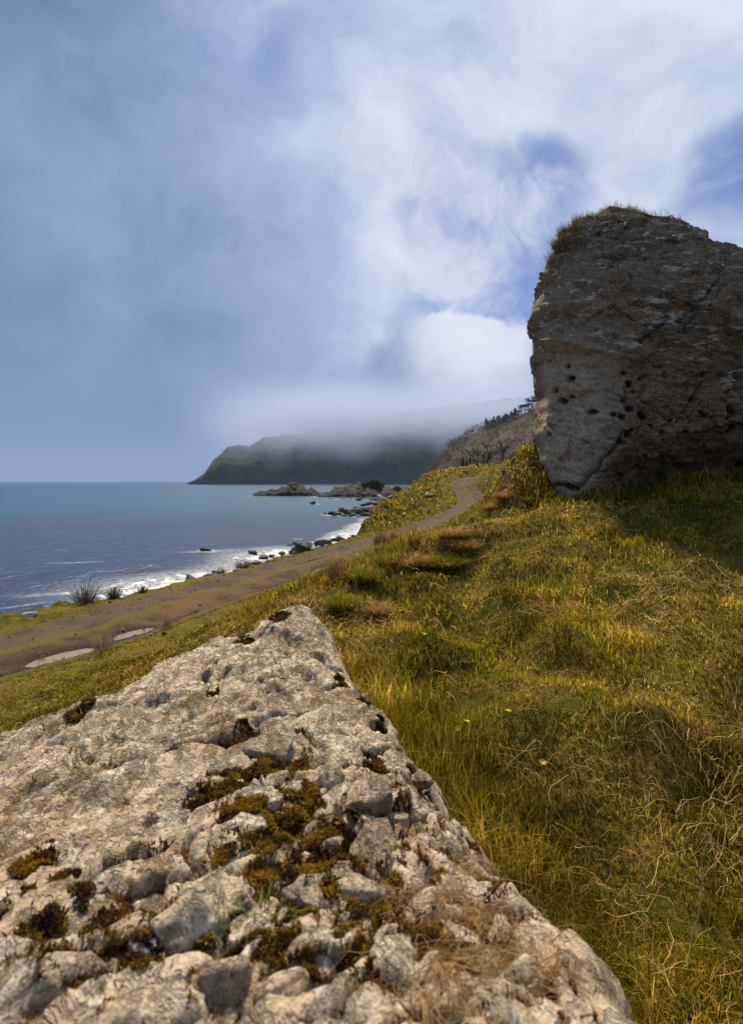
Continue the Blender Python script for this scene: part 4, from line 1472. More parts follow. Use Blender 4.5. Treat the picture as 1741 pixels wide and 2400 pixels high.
def build_gravel():
    """loose stones of the track"""
    r_ = np.random.default_rng(61)
    n = 6000
    par = 8 + (len(TR) - 40) * r_.uniform(0, 1, n) ** 1.3
    k = np.arange(len(TR))
    cx, cy, cz = (np.interp(par, k, TR[:, i]) for i in range(3))
    i = np.clip(par.astype(int), 0, len(TR) - 2)
    d = TR[i + 1, :2] - TR[i, :2]
    d /= np.linalg.norm(d, axis=1)[:, None]
    so = np.where(r_.uniform(size=n) < 0.6, r_.choice([-0.95, 0.9, 0.05], n) + r_.normal(0, 0.13, n), r_.uniform(-1, 1, n))
    x, y = cx - d[:, 1] * so * TRACK_HALF, cy + d[:, 0] * so * TRACK_HALF
    z = cz - 0.06 * np.exp(-((so - 0.48) / 0.22) ** 2) - 0.10 * np.exp(-((so + 0.52) / 0.24) ** 2) + 0.03 * sstep(0.75, 1.0, np.abs(so))
    sz = r_.uniform(0.012, 0.035, n) * np.where(r_.uniform(size=n) < 0.08, 2.4, 1)
    o = np.array([[1, 0, 0], [-1, 0, 0], [0, 1, 0], [0, -1, 0], [0, 0, .7], [0, 0, -.7]], float)
    v = np.stack([x, y, z], -1)[:, None] + o[None] * sz[:, None, None] * r_.uniform(0.6, 1.4, (n, 6, 1))
    f = np.array([[0, 2, 4], [2, 1, 4], [1, 3, 4], [3, 0, 4], [2, 0, 5], [1, 2, 5], [3, 1, 5], [0, 3, 5]])
    F = (np.arange(n) * 6)[:, None, None] + f[None]
    t = r_.uniform(0, 1, n)[:, None]
    c = np.repeat(np.array([0.06, 0.045, 0.03]) * (1 - t) + np.array([0.26, 0.22, 0.17]) * t, 6, axis=0)
    m, g = material('loose_gravel')
    g.out(g.principled(g.attr('Col', 'Color'), 0.95, spec=0.05))
    obj('gravel', mesh_from('gravel', v.reshape(-1, 3), F.reshape(-1, 3), smooth=False, cols=c), m, kind='stuff', label='loose gravel strewn along the dirt track', category='gravel')


def tuft_mesh(name, n, rad, h0, h1, w, spread, c1, c2, seed, bendm=0.35, curly=False):
    r_ = np.random.default_rng(seed)
    th = r_.uniform(0, 6.3, n)
    q = np.sqrt(r_.uniform(0, 1, n))
    pos = np.stack([np.cos(th) * q * rad, np.sin(th) * q * rad, np.full(n, -0.03)], -1)
    m = r_.uniform(0, 1, n)[:, None]
    cols = (c1 * (1 - m) + c2 * m) * r_.uniform(0.8, 1.2, n)[:, None]
    v, f, c = blades(pos, r_.uniform(h0, h1, n), w * r_.uniform(0.6, 1.3, n), th + r_.normal(0, 0.5, n), np.abs(q * spread + r_.normal(0, 0.10, n)),
                     np.abs(r_.normal(bendm, 0.25, n)), cols)
    return mesh_from(name, v, f, smooth=False, cols=c)


def tuft(name, label, cat, p, n, rad, h0, h1, w, spread, c1, c2, seed, group=None, bendm=0.35):
    A = np.array
    return thing(name, label, cat, tuple(p), group, tuft_mesh(name, n, rad, h0, h1, w, spread, A(c1), A(c2), seed, bendm), M_STRAW)


def build_tufts():
    dk, dk2 = (0.040, 0.030, 0.016), (0.12, 0.088, 0.042)
    rd, rd2 = (0.11, 0.058, 0.026), (0.27, 0.155, 0.07)
    ta, ta2 = (0.27, 0.15, 0.04), (0.58, 0.39, 0.13)
    g1, g2 = (0.11, 0.12, 0.008), (0.34, 0.28, 0.02)
    s = 60

    def px2m(p, q):
        return q / FPX * p[1]
    # along the sea edge of the track
    for (u, v, wpx, hpx, name, lab, c1, c2, n) in (
            (200, 1412, 70, 70, 'rush_bush', 'dark spiky bush, the biggest on the verge above the surf', dk, dk2, 230),
            (267, 1402, 40, 38, 'rush_bush', 'small dark spiky bush beside the biggest one on the verge', dk, dk2, 240),
            (335, 1388, 26, 26, 'rush_tuft', 'lone low brown tuft on the verge where the foam comes closest', rd, dk2, 140),
            (565, 1332, 34, 26, 'rush_tuft', 'pale brown tuft on the verge just before the beach boulders', rd, rd2, 200),
            (520, 1343, 26, 18, 'rush_tuft', 'thin brown tuft on the verge below the pale brown one', rd, rd2, 110),
            (803, 1362, 68, 78, 'rush_clump', 'tall red-brown rush clump beside the double puddle', rd, rd2, 620),
            (770, 1364, 40, 50, 'rush_clump', 'darker rush clump leaning on the tall red-brown one', dk, rd, 320),
            (893, 1276, 50, 34, 'rush_clump', 'wide low russet rush clump on the hillside brow by the track', rd, rd2, 420),
            (930, 1262, 44, 28, 'rush_clump', 'russet rush clump farther up the brow, paler at its tips', rd, ta2, 320),
            (392, 1470, 22, 50, 'rush_clump', 'thin dark rush clump at the near edge of the track by the narrow puddle', dk, rd, 26),
            (240, 1532, 50, 62, 'rush_clump', 'dark brown rush clump at the end of the largest puddle', dk, rd, 40)):
        p = on_ground(u, v, 6)
        r = px2m(p, wpx) * 0.5
        h = px2m(p, hpx)
        tuft(name, lab, 'rush', p, n, r * 0.55, h * 0.3, h * 1.15, max(0.008, 0.0007 * p[1]), 0.85, c1, c2, s)
        s += 1
    # coarse dry grass behind and on the near rock
    for (u, v, wpx, hpx, lab, n) in ((272, 1592, 90, 60, 'straw-coloured dry grass tuft on the seaward rim of the pale rock', 420),
                                     (640, 1452, 110, 26, 'low straw-coloured tuft on the peak of the pale rock', 380),):
        x, y, z = on_rock(u, v + 6)
        h = hpx / FPX * y
        tuft('dry_grass_tuft', lab, 'grass', (x, y, z - 0.01), n, wpx / FPX * y * 0.32, h * 0.5, h * 1.15, 0.0042, 0.9, ta, ta2, s, bendm=0.7)
        s += 1
    x, y, z = on_rock(190, 1672)
    tuft('dry_grass_tuft', 'brown grass wisp in a long seam of the pale rock', 'grass', (x, y, z), 160, 0.05, 0.03, 0.09, 0.003, 1.0, ta, ta2, 95, bendm=0.7)
    # green leaves among the moss
    for (u, v, n, h, lab) in ((610, 2175, 80, 0.105, 'small bright green grass tuft growing in the moss of the pale rock'),
                              (715, 2085, 40, 0.06, 'tiny green grass sprig above the bright green tuft in the moss')):
        x, y, z = on_rock(u, v)
        tuft('green_grass_tuft', lab, 'grass', (x, y, z), n, 0.016, h * 0.6, h * 1.2, 0.0036, 0.9, (0.07, 0.11, 0.012), (0.17, 0.21, 0.03), s, bendm=0.9)
        s += 1
    # big tussocks of the brow
    r_ = np.random.default_rng(77)
    brow = [(1085, 1290, 80, 44, 'ta'), (1035, 1330, 110, 50, 'g'), (960, 1330, 90, 60, 'ta'), (905, 1330, 80, 64, 'g'), (850, 1365, 80, 64, 'g'), (1000, 1275, 70, 40, 'g'), (1060, 1262, 80, 40, 'ta'),
            (940, 1296, 70, 44, 'g'), (800, 1430, 80, 70, 'g'), (1130, 1225, 70, 34, 'g'), (880, 1440, 90, 50, 'ta'), (1180, 1175, 50, 34, 'ta'), (1240, 1180, 40, 26, 'g'), (1150, 1195, 46, 30, 'ta')]
    kinds = {}
    for (u, v, wpx, hpx, kd) in brow:
        p = on_ground(u, v, 4)
        sc_ = px2m(p, 1)
        var = (kd, len(kinds) % 3)
        if var not in kinds:
            c1, c2 = (ta, ta2) if kd == 'ta' else (g1, g2)
            kinds[var] = tuft_mesh('tussock', 700, 0.42, 0.25, 0.9, 0.022, 0.70, np.array(c1), np.array(c2), 500 + len(kinds), 0.7)
        lab = 'tan tussock of long drooping grass on the hillside brow' if kd == 'ta' else 'green tussock of long drooping grass on the hillside brow'
        o = thing('grass_tussock', lab, 'tussock', tuple(p), 'tan tussocks on the brow' if kd == 'ta' else 'green tussocks on the brow', kinds[var], M_STRAW)
        o.scale = (wpx * sc_ * 0.8, wpx * sc_ * 0.8, hpx * sc_)
        o.rotation_euler.z = r_.uniform(0, 6.3)


def build_wisps():
    """long dry stems trailing over the near rock, tall stalks in the meadow, flowers"""
    r_ = np.random.default_rng(41)
    n, K = 520, 10
    P = np.zeros((n, K, 3))
    st = [(1085, 2110), (1120, 2180), (1180, 2250), (1060, 2230), (1010, 2300), (1130, 2300), (1240, 2330), (950, 2170), (1000, 2380), (1060, 2040)]
    for i in range(n):
        u, v = st[i % len(st)]
        x, y, z = on_rock(u + r_.normal(0, 26), v + r_.normal(0, 34))
        a = R(-52) + r_.normal(0, 1.0)
        cl = r_.normal(0, 1.4)
        L = r_.uniform(0.05, 0.17)
        for j in range(K):
            P[i, j, :2] = x, y
            a += cl / K + r_.normal(0, 0.22)
            x += math.cos(a) * L / K
            y += math.sin(a) * L / K
    z = rz(P[..., 0].ravel(), P[..., 1].ravel()).reshape(n, K)
    zs = np.maximum(z, z.mean(1, keepdims=True))
    P[..., 2] = zs + np.sin(np.linspace(0.1, 2.9, K))[None] * r_.uniform(0.005, 0.05, (n, 1)) + 0.004
    ms = r_.uniform(0, 1, (n, 1))
    cols = np.array([0.24, 0.12, 0.04]) * (1 - ms) + np.array([0.50, 0.34, 0.15]) * ms
    v, f, c = strands(P, r_.uniform(0.0009, 0.0017, n), cols)
    base = np.array(on_rock(1085, 2180))
    obj('dry_grass_wisp', mesh_from('dry_grass_wisp', v - base, f, smooth=False, cols=c), M_STRAW, loc=tuple(base), kind='stuff',
        label='long tangled brown stems trailing down the broken edge of the pale rock', category='grass')
    for (u0, v0, u1, v1, Y0, lab) in ((1240, 1790, 1302, 1635, None, 'tall straight tan stalk standing alone in the open turf'),
                                      (1618, 2205, 1640, 2000, None, 'upright tan stalk in the long grass below the pale rock'),
                                      (1700, 2110, 1590, 2060, None, 'bent pale stalk leaning across the long grass')):
        b = on_ground(u0, v0, 1.2)
        tp = at(u1, v1, b[1] + 0.05)
        bm = bmesh.new()
        pts = [tuple((tp - b) * t + np.array([0.02 * math.sin(t * 3), 0, -0.03 * (1 - t)])) for t in np.linspace(0, 1, 6)]
        tube(bm, pts, [0.0034 * (1 - 0.45 * t) for t in np.linspace(0, 1, 6)], 5)
        me = bpy.data.meshes.new('dead_stalk')
        bm.to_mesh(me)
        bm.free()
        thing('dead_stalk', lab, 'stalk', tuple(b), None, me, m_plain('stalk_straw', (0.42, 0.27, 0.11), (0.55, 0.38, 0.17), 8))
    # celandines
    my = m_plain('flower_yellow', (0.75, 0.45, 0.02), (0.85, 0.58, 0.04), 20, 0.5)
    ms_ = m_plain('flower_stem', (0.06, 0.09, 0.02), (0.08, 0.12, 0.03), 20, 0.7)
    bm = bmesh.new()
    for k in range(8):
        a = k * math.pi / 4
        t0, t1, t2, t3 = [bm.verts.new(q) for q in ((0, 0, 0.030), (0.011 * math.cos(a - .3), 0.011 * math.sin(a - .3), 0.034), (0.021 * math.cos(a), 0.021 * math.sin(a), 0.037), (0.011 * math.cos(a + .3), 0.011 * math.sin(a + .3), 0.034))]
        bm.faces.new((t0, t1, t2, t3))
    pet = bpy.data.meshes.new('petals')
    bm.to_mesh(pet)
    bm.free()
    pet.materials.append(my)
    bm = bmesh.new()
    tube(bm, [(0, 0, -0.03), (0.003, 0, 0.01), (0, 0, 0.032)], [0.0013, 0.0012, 0.0016], 5)
    stem = bpy.data.meshes.new('flower_stem')
    bm.to_mesh(stem)
    bm.free()
    stem.materials.append(ms_)
    for (u, v) in ((1077, 1737), (1090, 1727), (1190, 1702), (1188, 1705), (1326, 1795), (1265, 1820), (1038, 1450), (990, 1512), (1570, 1722), (1230, 1425), (1140, 1420), (1400, 1985)):
        p = on_ground(u, v, 1.5)
        o = thing('yellow_flower', 'small yellow flower dotted in the green turf', 'flower', (p[0], p[1], p[2] + 0.05), 'yellow flowers in the turf')
        a = obj('petals', pet, None, o)
        b = obj('flower_stem', stem, None, o)
        o.scale = (1.1, 1.1, 1.1)
        o.rotation_euler = (r_.uniform(-.4, .4) + 0.5, r_.uniform(-.4, .4), r_.uniform(0, 6))


# ------------------------------------------------------------------ stones of the shore
def z8(x, y):
    return 550 + x / 3.656, 1000 + y / 3.656


PROTO = []


def shore_rock(u, v, wpx, hpx, mat, name, label, cat, group, zb, seed, sink=0.25):
    p = atz(u, v, zb)
    if zb > 0.05 and zb < 0.3:
        q = on_ground(u, v, 20)
        if lookup('dc', q[:1], q[1:2])[0] > 0.5:
            p = q
    w, h = wpx / FPX * p[1] / 2, hpx / FPX * p[1]
    o = bpy.data.objects.new(name, PROTO[(seed, mat.name)] if isinstance(PROTO, dict) else None)
    col.objects.link(o)
    o['label'], o['category'] = label, cat
    if group:
        o['group'] = group
    hz_ = h * 0.5 / 0.72 * (1 + sink)
    o.location = (p[0], p[1] + w * 0.35, p[2] + h - hz_ * 0.95)
    o.scale = (w * 1.08, w * 0.9, hz_)
    o.rotation_euler = (random.uniform(-.12, .12), random.uniform(-.15, .15), random.uniform(0, 6.3))
    if zb <= 0.05:
        SEA_ROCKS.append((p[0], p[1] + w * 0.3, w))
    return o


def build_shore():
    global PROTO
    PROTO = {}
    for mt in (M_SHORE, M_PALE, M_BLACK):
        for i in range(7):
            me = rock_mesh('shore_stone', 200 + i, 3, 13, 0.11, 0.9)
            me.materials.append(mt)
            PROTO[(i, mt.name)] = me
    k = 0
    G1 = [(160, 1105, 112, 60, 'S'), (240, 1133, 125, 36, 'S'), (400, 1100, 85, 38, 'S'), (530, 1075, 110, 72, 'S'), (592, 1085, 135, 92, 'S'), (745, 1030, 175, 74, 'S'), (722, 1052, 66, 44, 'P'),
          (782, 1040, 48, 40, 'P'), (900, 985, 115, 52, 'S'), (980, 972, 55, 40, 'S'), (640, 1012, 66, 30, 'S'), (690, 1068, 75, 36, 'S'), (478, 1092, 56, 34, 'S'), (315, 1122, 66, 34, 'S'),
          (300, 1160, 75, 34, 'P'), (235, 1190, 95, 30, 'S'), (130, 1195, 46, 22, 'S'), (872, 1022, 66, 32, 'P'), (825, 1040, 56, 30, 'S'), (932, 1000, 66, 32, 'S'), (365, 1140, 60, 28, 'P'),
          (440, 1122, 66, 30, 'P'), (660, 1082, 50, 26, 'P'), (560, 1104, 60, 26, 'S'), (520, 1112, 60, 24, 'P'), (480, 1020, 70, 14, 'S'), (250, 1095, 60, 16, 'S'), (1010, 945, 40, 26, 'S'), (850, 985, 70, 40, 'S'),
          (410, 1130, 50, 24, 'S'), (340, 1085, 40, 14, 'S'), (700, 1010, 60, 30, 'S'), (800, 1000, 60, 30, 'S')]
    lab = {'S': 'brown-grey boulder on the beach beside the breaking surf', 'P': 'pale cream stone lying among the beach boulders'}
    grp = {'S': 'beach boulders by the surf', 'P': 'pale stones of the beach'}
    mats = {'S': M_SHORE, 'P': M_PALE, 'B': M_BLACK}
    special = {4: 'large dark boulder, the biggest on the beach beside the surf', 5: 'long low dark boulder lying along the beach'}
    for i, (x, y, w, h, q) in enumerate(G1):
        u, v = z8(x, y)
        sp = i in special
        shore_rock(u, v, w / 3.656, h / 3.656, M_BLACK if i == 4 else mats[q], 'beach_boulder' if q == 'S' else 'beach_stone', special.get(i, lab[q]), 'boulder' if q == 'S' else 'stone', None if sp else grp[q], 0.25, k % 7)
        k += 1
    r2 = random.Random(12)
    for i in range(30):
        y = r2.uniform(40, 70)
        x = float(np.interp(y, COAST[:, 1], COAST[:, 0])) - r2.uniform(2.2, 8.0)
        z = max(gz(x, y), -0.15)
        w = r2.uniform(0.25, 0.75)
        me = PROTO[(i % 7, (M_SHORE if i % 3 else M_BLACK).name)]
        o = thing('beach_boulder', lab['S'], 'boulder', (x, y, z + w * 0.15), grp['S'], me)
        o.scale = (w, w * 0.8, w * 0.6)
        o.rotation_euler = (r2.uniform(-.2, .2), r2.uniform(-.2, .2), r2.uniform(0, 6))
    G2 = [(825, 757, 92, 36), (880, 762, 105, 42), (912, 735, 62, 62), (960, 755, 92, 54), (1003, 745, 115, 74), (1062, 752, 125, 82), (1122, 745, 135, 64), (1182, 750, 115, 64), (1222, 768, 95, 52),
          (1142, 772, 105, 42), (1012, 768, 84, 30), (940, 768, 74, 26), (1090, 712, 84, 42), (1150, 712, 105, 42), (1212, 722, 95, 46), (1060, 775, 70, 22), (1195, 776, 70, 22), (1230, 735, 60, 40), (1035, 700, 60, 26)]
    for (x, y, w, h) in G2:
        u, v = z8(x, y)
        shore_rock(u, v, w / 3.656, h / 3.656, M_SHORE if k % 3 else M_BLACK, 'spit_boulder', 'grey-brown boulder piled on the rocky spit below the grassy bank', 'boulder', 'boulders of the rocky spit', 0.0, k % 7)
        k += 1
    G3 = [(1150, 665, 84, 32), (1200, 672, 84, 42), (1232, 652, 64, 42), (1275, 650, 74, 52), (1330, 625, 74, 42), (1240, 622, 64, 44), (1300, 672, 64, 34), (1352, 655, 64, 34), (1392, 640, 64, 34),
          (1255, 690, 70, 36), (1170, 690, 70, 30), (1320, 690, 60, 30), (1210, 640, 50, 30), (1370, 612, 60, 30), (1290, 632, 50, 26), (1420, 615, 60, 30), (1100, 676, 60, 20)]
    for (x, y, w, h) in G3:
        u, v = z8(x, y)
        shore_rock(u, v, w / 3.656, h / 3.656, M_PALE if k % 3 == 0 else M_SHORE, 'shore_boulder', 'rounded grey boulder of the stony shore between spit and islets', 'boulder', 'boulders of the stony shore', 0.35, k % 7)
        k += 1
    for (x, y, w, h, name, l) in ((672, 664, 70, 36, 'sea_rock', 'lone black rock standing out of the calm bay before the islets'),
                                  (1185, 628, 85, 22, 'sea_rock', 'flat black reef at the end of the stony shore'),
                                  (1065, 634, 56, 26, 'sea_rock', 'small wet black rock awash beyond the rocky spit'),
                                  (1092, 618, 40, 18, 'sea_rock', 'tiny black rock behind the one awash beyond the spit'),
                                  (842, 624, 95, 11, 'sea_rock', 'long thin black reef barely above the calm water'),
                                  (994, 620, 26, 9, 'sea_rock', 'black rock tip at the end of the long thin reef'),
                                  (772, 748, 46, 11, 'sea_rock', 'low black rock off the tip of the rocky spit'),
                                  (545, 963, 20, 10, 'sea_rock', 'tiny dark rock in the wash by the long low boulder'),
                                  (-243, 1068, 96, 32, 'sea_rock', 'flat dark rock ringed by white surf off the beach')):
        u, v = z8(x, y)
        shore_rock(u, v, w / 3.656, h / 3.656, M_BLACK, name, l, 'rock', None, 0.0, k % 7)
        k += 1
    # the white stone on the verge, pale rocks of the slope
    for (u, v, w, h, l, mt) in ((75, 1446, 40, 17, 'flat white stone lying on the grassy verge above the sea', M_PALE), (1002, 1165, 22, 12, 'white boulder on the crest of the hummocky bank', M_PALE),
                                (1199, 1080, 16, 24, 'small white stone under the overhanging turf of the knoll', M_PALE), (1264, 1062, 26, 34, 'grey stone wedged between the knoll and the towering boulder', M_BOULDER),
                                (1093, 1108, 10, 7, 'dark stone beside the bend of the track', M_SHORE), (1180, 1108, 14, 8, 'grey stone above the bend of the track', M_SHORE)):
        p = on_ground(u, v, 5)
        me = rock_mesh('field_stone', 300 + int(u), 3, 12, 0.1, 0.9)
        me.materials.append(mt)
        for an in ('upper', 'pit', 'leftface_lit'):
            me.attributes.new(an, 'FLOAT', 'POINT')
        o = thing('field_stone', l, 'stone', (p[0], p[1], p[2] + h / FPX * p[1] * 0.25), None, me)
        o.scale = (w / FPX * p[1] / 2, w / FPX * p[1] / 2, h / FPX * p[1] * 0.6)
        o.rotation_euler.z = u


def build_islet(name, label, humps, Y, depth, base_uv, seed, bushes=()):
    """a rock of the bay: humps of (u, v of the top, half width in pixels)"""
    u0, u1, vw = base_uv
    p0, p1 = at(u0, vw, Y), at(u1, vw, Y)
    nx, ny = 170, 60
    x, t = np.meshgrid(np.linspace(p0[0], p1[0], nx), np.linspace(-1, 1, ny), indexing='xy')
    s = np.linspace(0, 1, nx)[None]
    y = Y + t * depth * (0.35 + 0.65 * np.sin(np.pi * np.clip(s, 0.02, 0.98)) ** 0.5)
    h = np.zeros_like(x)
    for (u, vt, wd) in humps:
        c = at(u, vt, Y)
        w = wd / FPX * Y
        e = np.abs((x - c[0]) / w) ** 2.2 + np.abs(t / 0.8) ** 2.4
        h = np.maximum(h, (c[2]) * np.exp(-e * 0.9))
    edge = sstep(0, 0.05, s) * sstep(1, 0.95, s) * sstep(1.0, 0.85, np.abs(t))
    r = fbm(x * 0.22, y * 0.22, seed, 5, 0.58, ridged=True)
    z = h * (0.86 + 0.26 * r) + 0.9 * fbm(x * 0.5, y * 0.5, seed + 3, 4) * edge + 0.5 * r * edge - 0.9 + 0.7 * edge
    base = np.array([(p0[0] + p1[0]) / 2, Y, 0])
    root = thing(name, label, 'islet', tuple(base))
    me = mesh_from('islet_rock', (np.stack([x, y, z], -1) - base).reshape(-1, 3), grid_faces(ny, nx), attrs={'green': sstep(2.0, 4.2, z)})
    obj('islet_rock', me, M_ISLET, root)
    r_ = np.random.default_rng(seed)
    for (u, vt, vb, wd) in bushes:
        c, b = at(u, vt, Y), at(u, vb, Y)
        w = wd / FPX * Y
        hh = c[2] - b[2]
        n = 5200
        d = r_.normal(size=(n, 3))
        d /= np.linalg.norm(d, axis=1)[:, None]
        d[:, 2] = np.abs(d[:, 2])
        rad = (0.82 + 0.28 * fbm(d[:, 0] * 2.4, d[:, 1] * 2.4, d[:, 2] * 2.4 + seed, 3)) * r_.uniform(0.85, 1.0, n)
        pos = d * rad[:, None] * np.array([w, depth * 0.6, hh]) + np.array([c[0], Y, b[2]]) - base
        m = np.clip(r_.normal(0.4, 0.3, n), 0, 1)[:, None]
        cols = np.array([0.030, 0.042, 0.012]) * (1 - m) + np.array([0.085, 0.105, 0.028]) * m
        v, f, cc = blades(pos, r_.uniform(0.3, 0.6, n), r_.uniform(0.3, 0.6, n), r_.uniform(0, 6.3, n), r_.uniform(0, 1.2, n), r_.uniform(0, 1, n), cols)
        obj('shrub_cover', mesh_from('shrub_cover', v, f, smooth=False, cols=cc), M_LEAF, root, kind='stuff')
    for i in range(0, nx, 6):
        wd = depth * (0.35 + 0.65 * math.sin(math.pi * min(max(i / nx, .02), .98)) ** 0.5)
        SEA_ROCKS.append((float(x[0, i]), Y - wd * 0.72, wd * 0.2))


def build_islets():
    build_islet('rocky_islet', 'long low black islet with a humped middle out in the bay', [(615, 1152, 22), (640, 1148, 24), (665, 1142, 18), (688, 1131, 22), (705, 1138, 18), (728, 1146, 16), (738, 1152, 14)], 292, 11, (592, 756, 1160), 4)
    build_islet('rocky_islet', 'larger black islet crowned by a round green thicket', [(765, 1155, 20), (795, 1142, 24), (820, 1136, 22), (842, 1133, 18), (870, 1140, 26), (905, 1142, 22), (930, 1146, 22), (950, 1142, 18), (975, 1150, 20)], 272, 13, (738, 990, 1163), 9,
                bushes=[(876, 1121, 1150, 31), (848, 1129, 1150, 15), (930, 1139, 1150, 12)])


# ------------------------------------------------------------------ trees
def bare_tree(p, H, seed, label, group, lean=0.0, spread=0.55, depth=5):
    r_ = random.Random(seed)
    root = thing('bare_tree', label, 'tree', tuple(p), group)
    bt, bc = bmesh.new(), bmesh.new()

    def grow(bm, pos, d, L, rad, lev):
        pts = [pos]
        q = pos.copy()
        dd = d.copy()
        for i in range(3):
            dd = (dd + Vector((r_.gauss(0, .16) + lean * 0.12, r_.gauss(0, .16), r_.gauss(0.04, .08)))).normalized()
            q = q + dd * (L / 3)
            pts.append(q.copy())
        tube(bm, pts, [rad, rad * .85, rad * .7, rad * .55], 5 if lev < 2 else 3)
        if lev >= depth:
            return
        for k in range(r_.choice((2, 3, 3)) if lev < 4 else 4):
            a = r_.uniform(0, 6.3)
            side = Vector((math.cos(a), math.sin(a), 0))
            nd = (dd + side * spread * r_.uniform(.6, 1.5) + Vector((0, 0, .12))).normalized()
            st = pts[r_.choice((1, 2, 3, 3))] if lev > 0 else pts[r_.choice((2, 3, 3))]
            grow(bc, st, nd, L * r_.uniform(.58, .82), max(rad * .58, 0.032), lev + 1)
    grow(bt, Vector((0, 0, -0.2)), Vector((lean * .3, 0, 1)), H * 0.34, H * 0.036, 0)
    grow(bt, Vector((0.1, 0, -0.2)), Vector((lean * .3 + .25, 0, 1)), H * 0.30, H * 0.022, 0)
    bm_obj('trunk', bt, M_TWIG, root)
    bm_obj('crown', bc, M_TWIG, root)


_conifers = {}


def conifer(p, H, seed, label, group, pine=False):
    root = thing('pine_tree' if pine else 'conifer', label, 'tree', tuple(p), group)
    key = (seed % 3, pine)
    if key not in _conifers:
        r_ = np.random.default_rng(seed)
        bm = bmesh.new()
        tube(bm, [(0, 0, -.1), (0.01, 0, .5), (0, 0, .95)], [.03, .02, .006], 5)
        mt = bpy.data.meshes.new('trunk')
        bm.to_mesh(mt)
        bm.free()
        mt.materials.append(M_TWIG)
        n = 700
        if pine:
            cl = r_.integers(0, 6, n)
            cen = np.stack([r_.uniform(-.3, .3, 6), r_.uniform(-.3, .3, 6), r_.uniform(.68, .95, 6)], -1)
            pos = cen[cl] + r_.normal(0, 1, (n, 3)) * np.array([.12, .12, .045])
        else:
            t = r_.uniform(0, 1, n) ** 0.8
            a = r_.uniform(0, 6.3, n)
            q = (0.30 * (1 - t) + 0.03) * np.sqrt(r_.uniform(0.1, 1, n)) * (0.75 + 0.4 * np.sin(t * 38 + a))
            pos = np.stack([np.cos(a) * q, np.sin(a) * q, 0.08 + 0.92 * t], -1)
        m = r_.uniform(0, 1, n)[:, None]
        cols = np.array([.014, .022, .010]) * (1 - m) + np.array([.035, .045, .018]) * m
        v, f, c = blades(pos, r_.uniform(.06, .13, n), r_.uniform(.03, .06, n), np.arctan2(pos[:, 1], pos[:, 0]) + r_.normal(0, .5, n), r_.uniform(.8, 1.9, n), r_.uniform(-.3, .5, n), cols)
        mc = mesh_from('crown', v, f, smooth=False, cols=c)
        mc.materials.append(M_LEAF)
        _conifers[key] = (mt, mc)
    mt, mc = _conifers[key]
    obj('trunk', mt, None, root)
    obj('crown', mc, None, root)
    root.scale = (H, H, H)
    root.rotation_euler.z = seed * 1.7


def build_trees():
    for (u, v, Hpx, seed, lab, ln) in ((1121, 1099, 62, 5, 'bare leafless tree by the bend of the track, its crown thinnest', -.6), (1138, 1099, 66, 6, 'bare leafless tree with spreading twin stems by the bend of the track', .5),
                                       (1131, 1098, 50, 8, 'slender bare tree between the two taller ones by the bend', .1), (1176, 1092, 48, 9, 'bare thorn tree half behind the grassy knoll', .2)):
        p = at(u, v, 152)
        p[2] = gz(p[0], p[1])
        bare_tree(p, Hpx / FPX * 152, seed, lab, None, ln)
    # dark young conifers at the foot of the wood
    for (u, v, h, sd) in ((1084, 1100, 28, 1), (1093, 1100, 22, 2), (1101, 1099, 25, 3)):
        p = at(u, v, 215)
        p[2] = max(gz(p[0], p[1]), 2)
        conifer(p, h / FPX * 215, sd, 'small dark conifer at the foot of the wooded hillside', 'young conifers at the foot of the wood')
    # on the hillside
    r_ = np.random.default_rng(51)
    for i, u in enumerate(np.linspace(1137, 1204, 16)):
        x = (u - 870.5) / FPX * (398 + (i % 3) * 7)
        y = 398 + (i % 3) * 7
        conifer((x, y, float(wood_z(np.array([x]), np.array([y]))[0]) - .5), r_.uniform(4.5, 7.0), i, 'dark conifer of the close row along the crest of the wooded hillside', 'row of conifers on the hillside crest')
    for (u, h, sd) in ((1212, 5.5, 0), (1219, 6.5, 1), (1226, 6, 2), (1236, 6, 1), (1245, 9, 0), (1256, 8.5, 2), (1277, 8, 1), (1268, 5, 0)):
        y = 402
        x = (u - 870.5) / FPX * y
        conifer((x, y, float(wood_z(np.array([x]), np.array([y]))[0]) - .5), h, sd, 'flat-topped pine on the skyline of the hillside against the cloud', 'pines on the skyline', True)
    # the bare wood below, one brown mass
    n = 1500
    y = r_.uniform(250, 420, n)
    x = r_.uniform(30, 150, n)
    z = wood_z(x, y)
    ok = z > 4
    x, y, z = x[ok], y[ok], z[ok]
    n = len(x)
    m = 26
    hh = r_.uniform(3.0, 6.0, n)
    d = r_.normal(0, 1, (n, m, 3)) * np.array([.26, .26, .22])
    d[..., 2] += 0.55
    pos = np.stack([x, y, z], -1)[:, None] + d * hh[:, None, None] * np.array([1, 1, 1.0])
    tone = r_.uniform(0, 1, (n, 1, 1)) * np.ones((n, m, 1))
    ev = (r_.uniform(size=(n, 1, 1)) < 0.13)
    cols = np.array([.105, .084, .066]) * (1 - tone) + np.array([.20, .16, .125]) * tone  # paler browns: haze over the wood put into its colour
    cols = np.where(ev, np.array([.045, .055, .030]), cols)
    N = n * m
    v, f, c = blades(pos.reshape(-1, 3), r_.uniform(.5, 1.3, N), r_.uniform(.14, .36, N), r_.uniform(0, 6.3, N), r_.uniform(0, .9, N), r_.uniform(0, .5, N), cols.reshape(-1, 3))
    obj('woodland', mesh_from('woodland', v, f, smooth=False, cols=c), M_LEAF, kind='stuff', label='brown leafless wood covering the hillside behind the track', category='woodland')


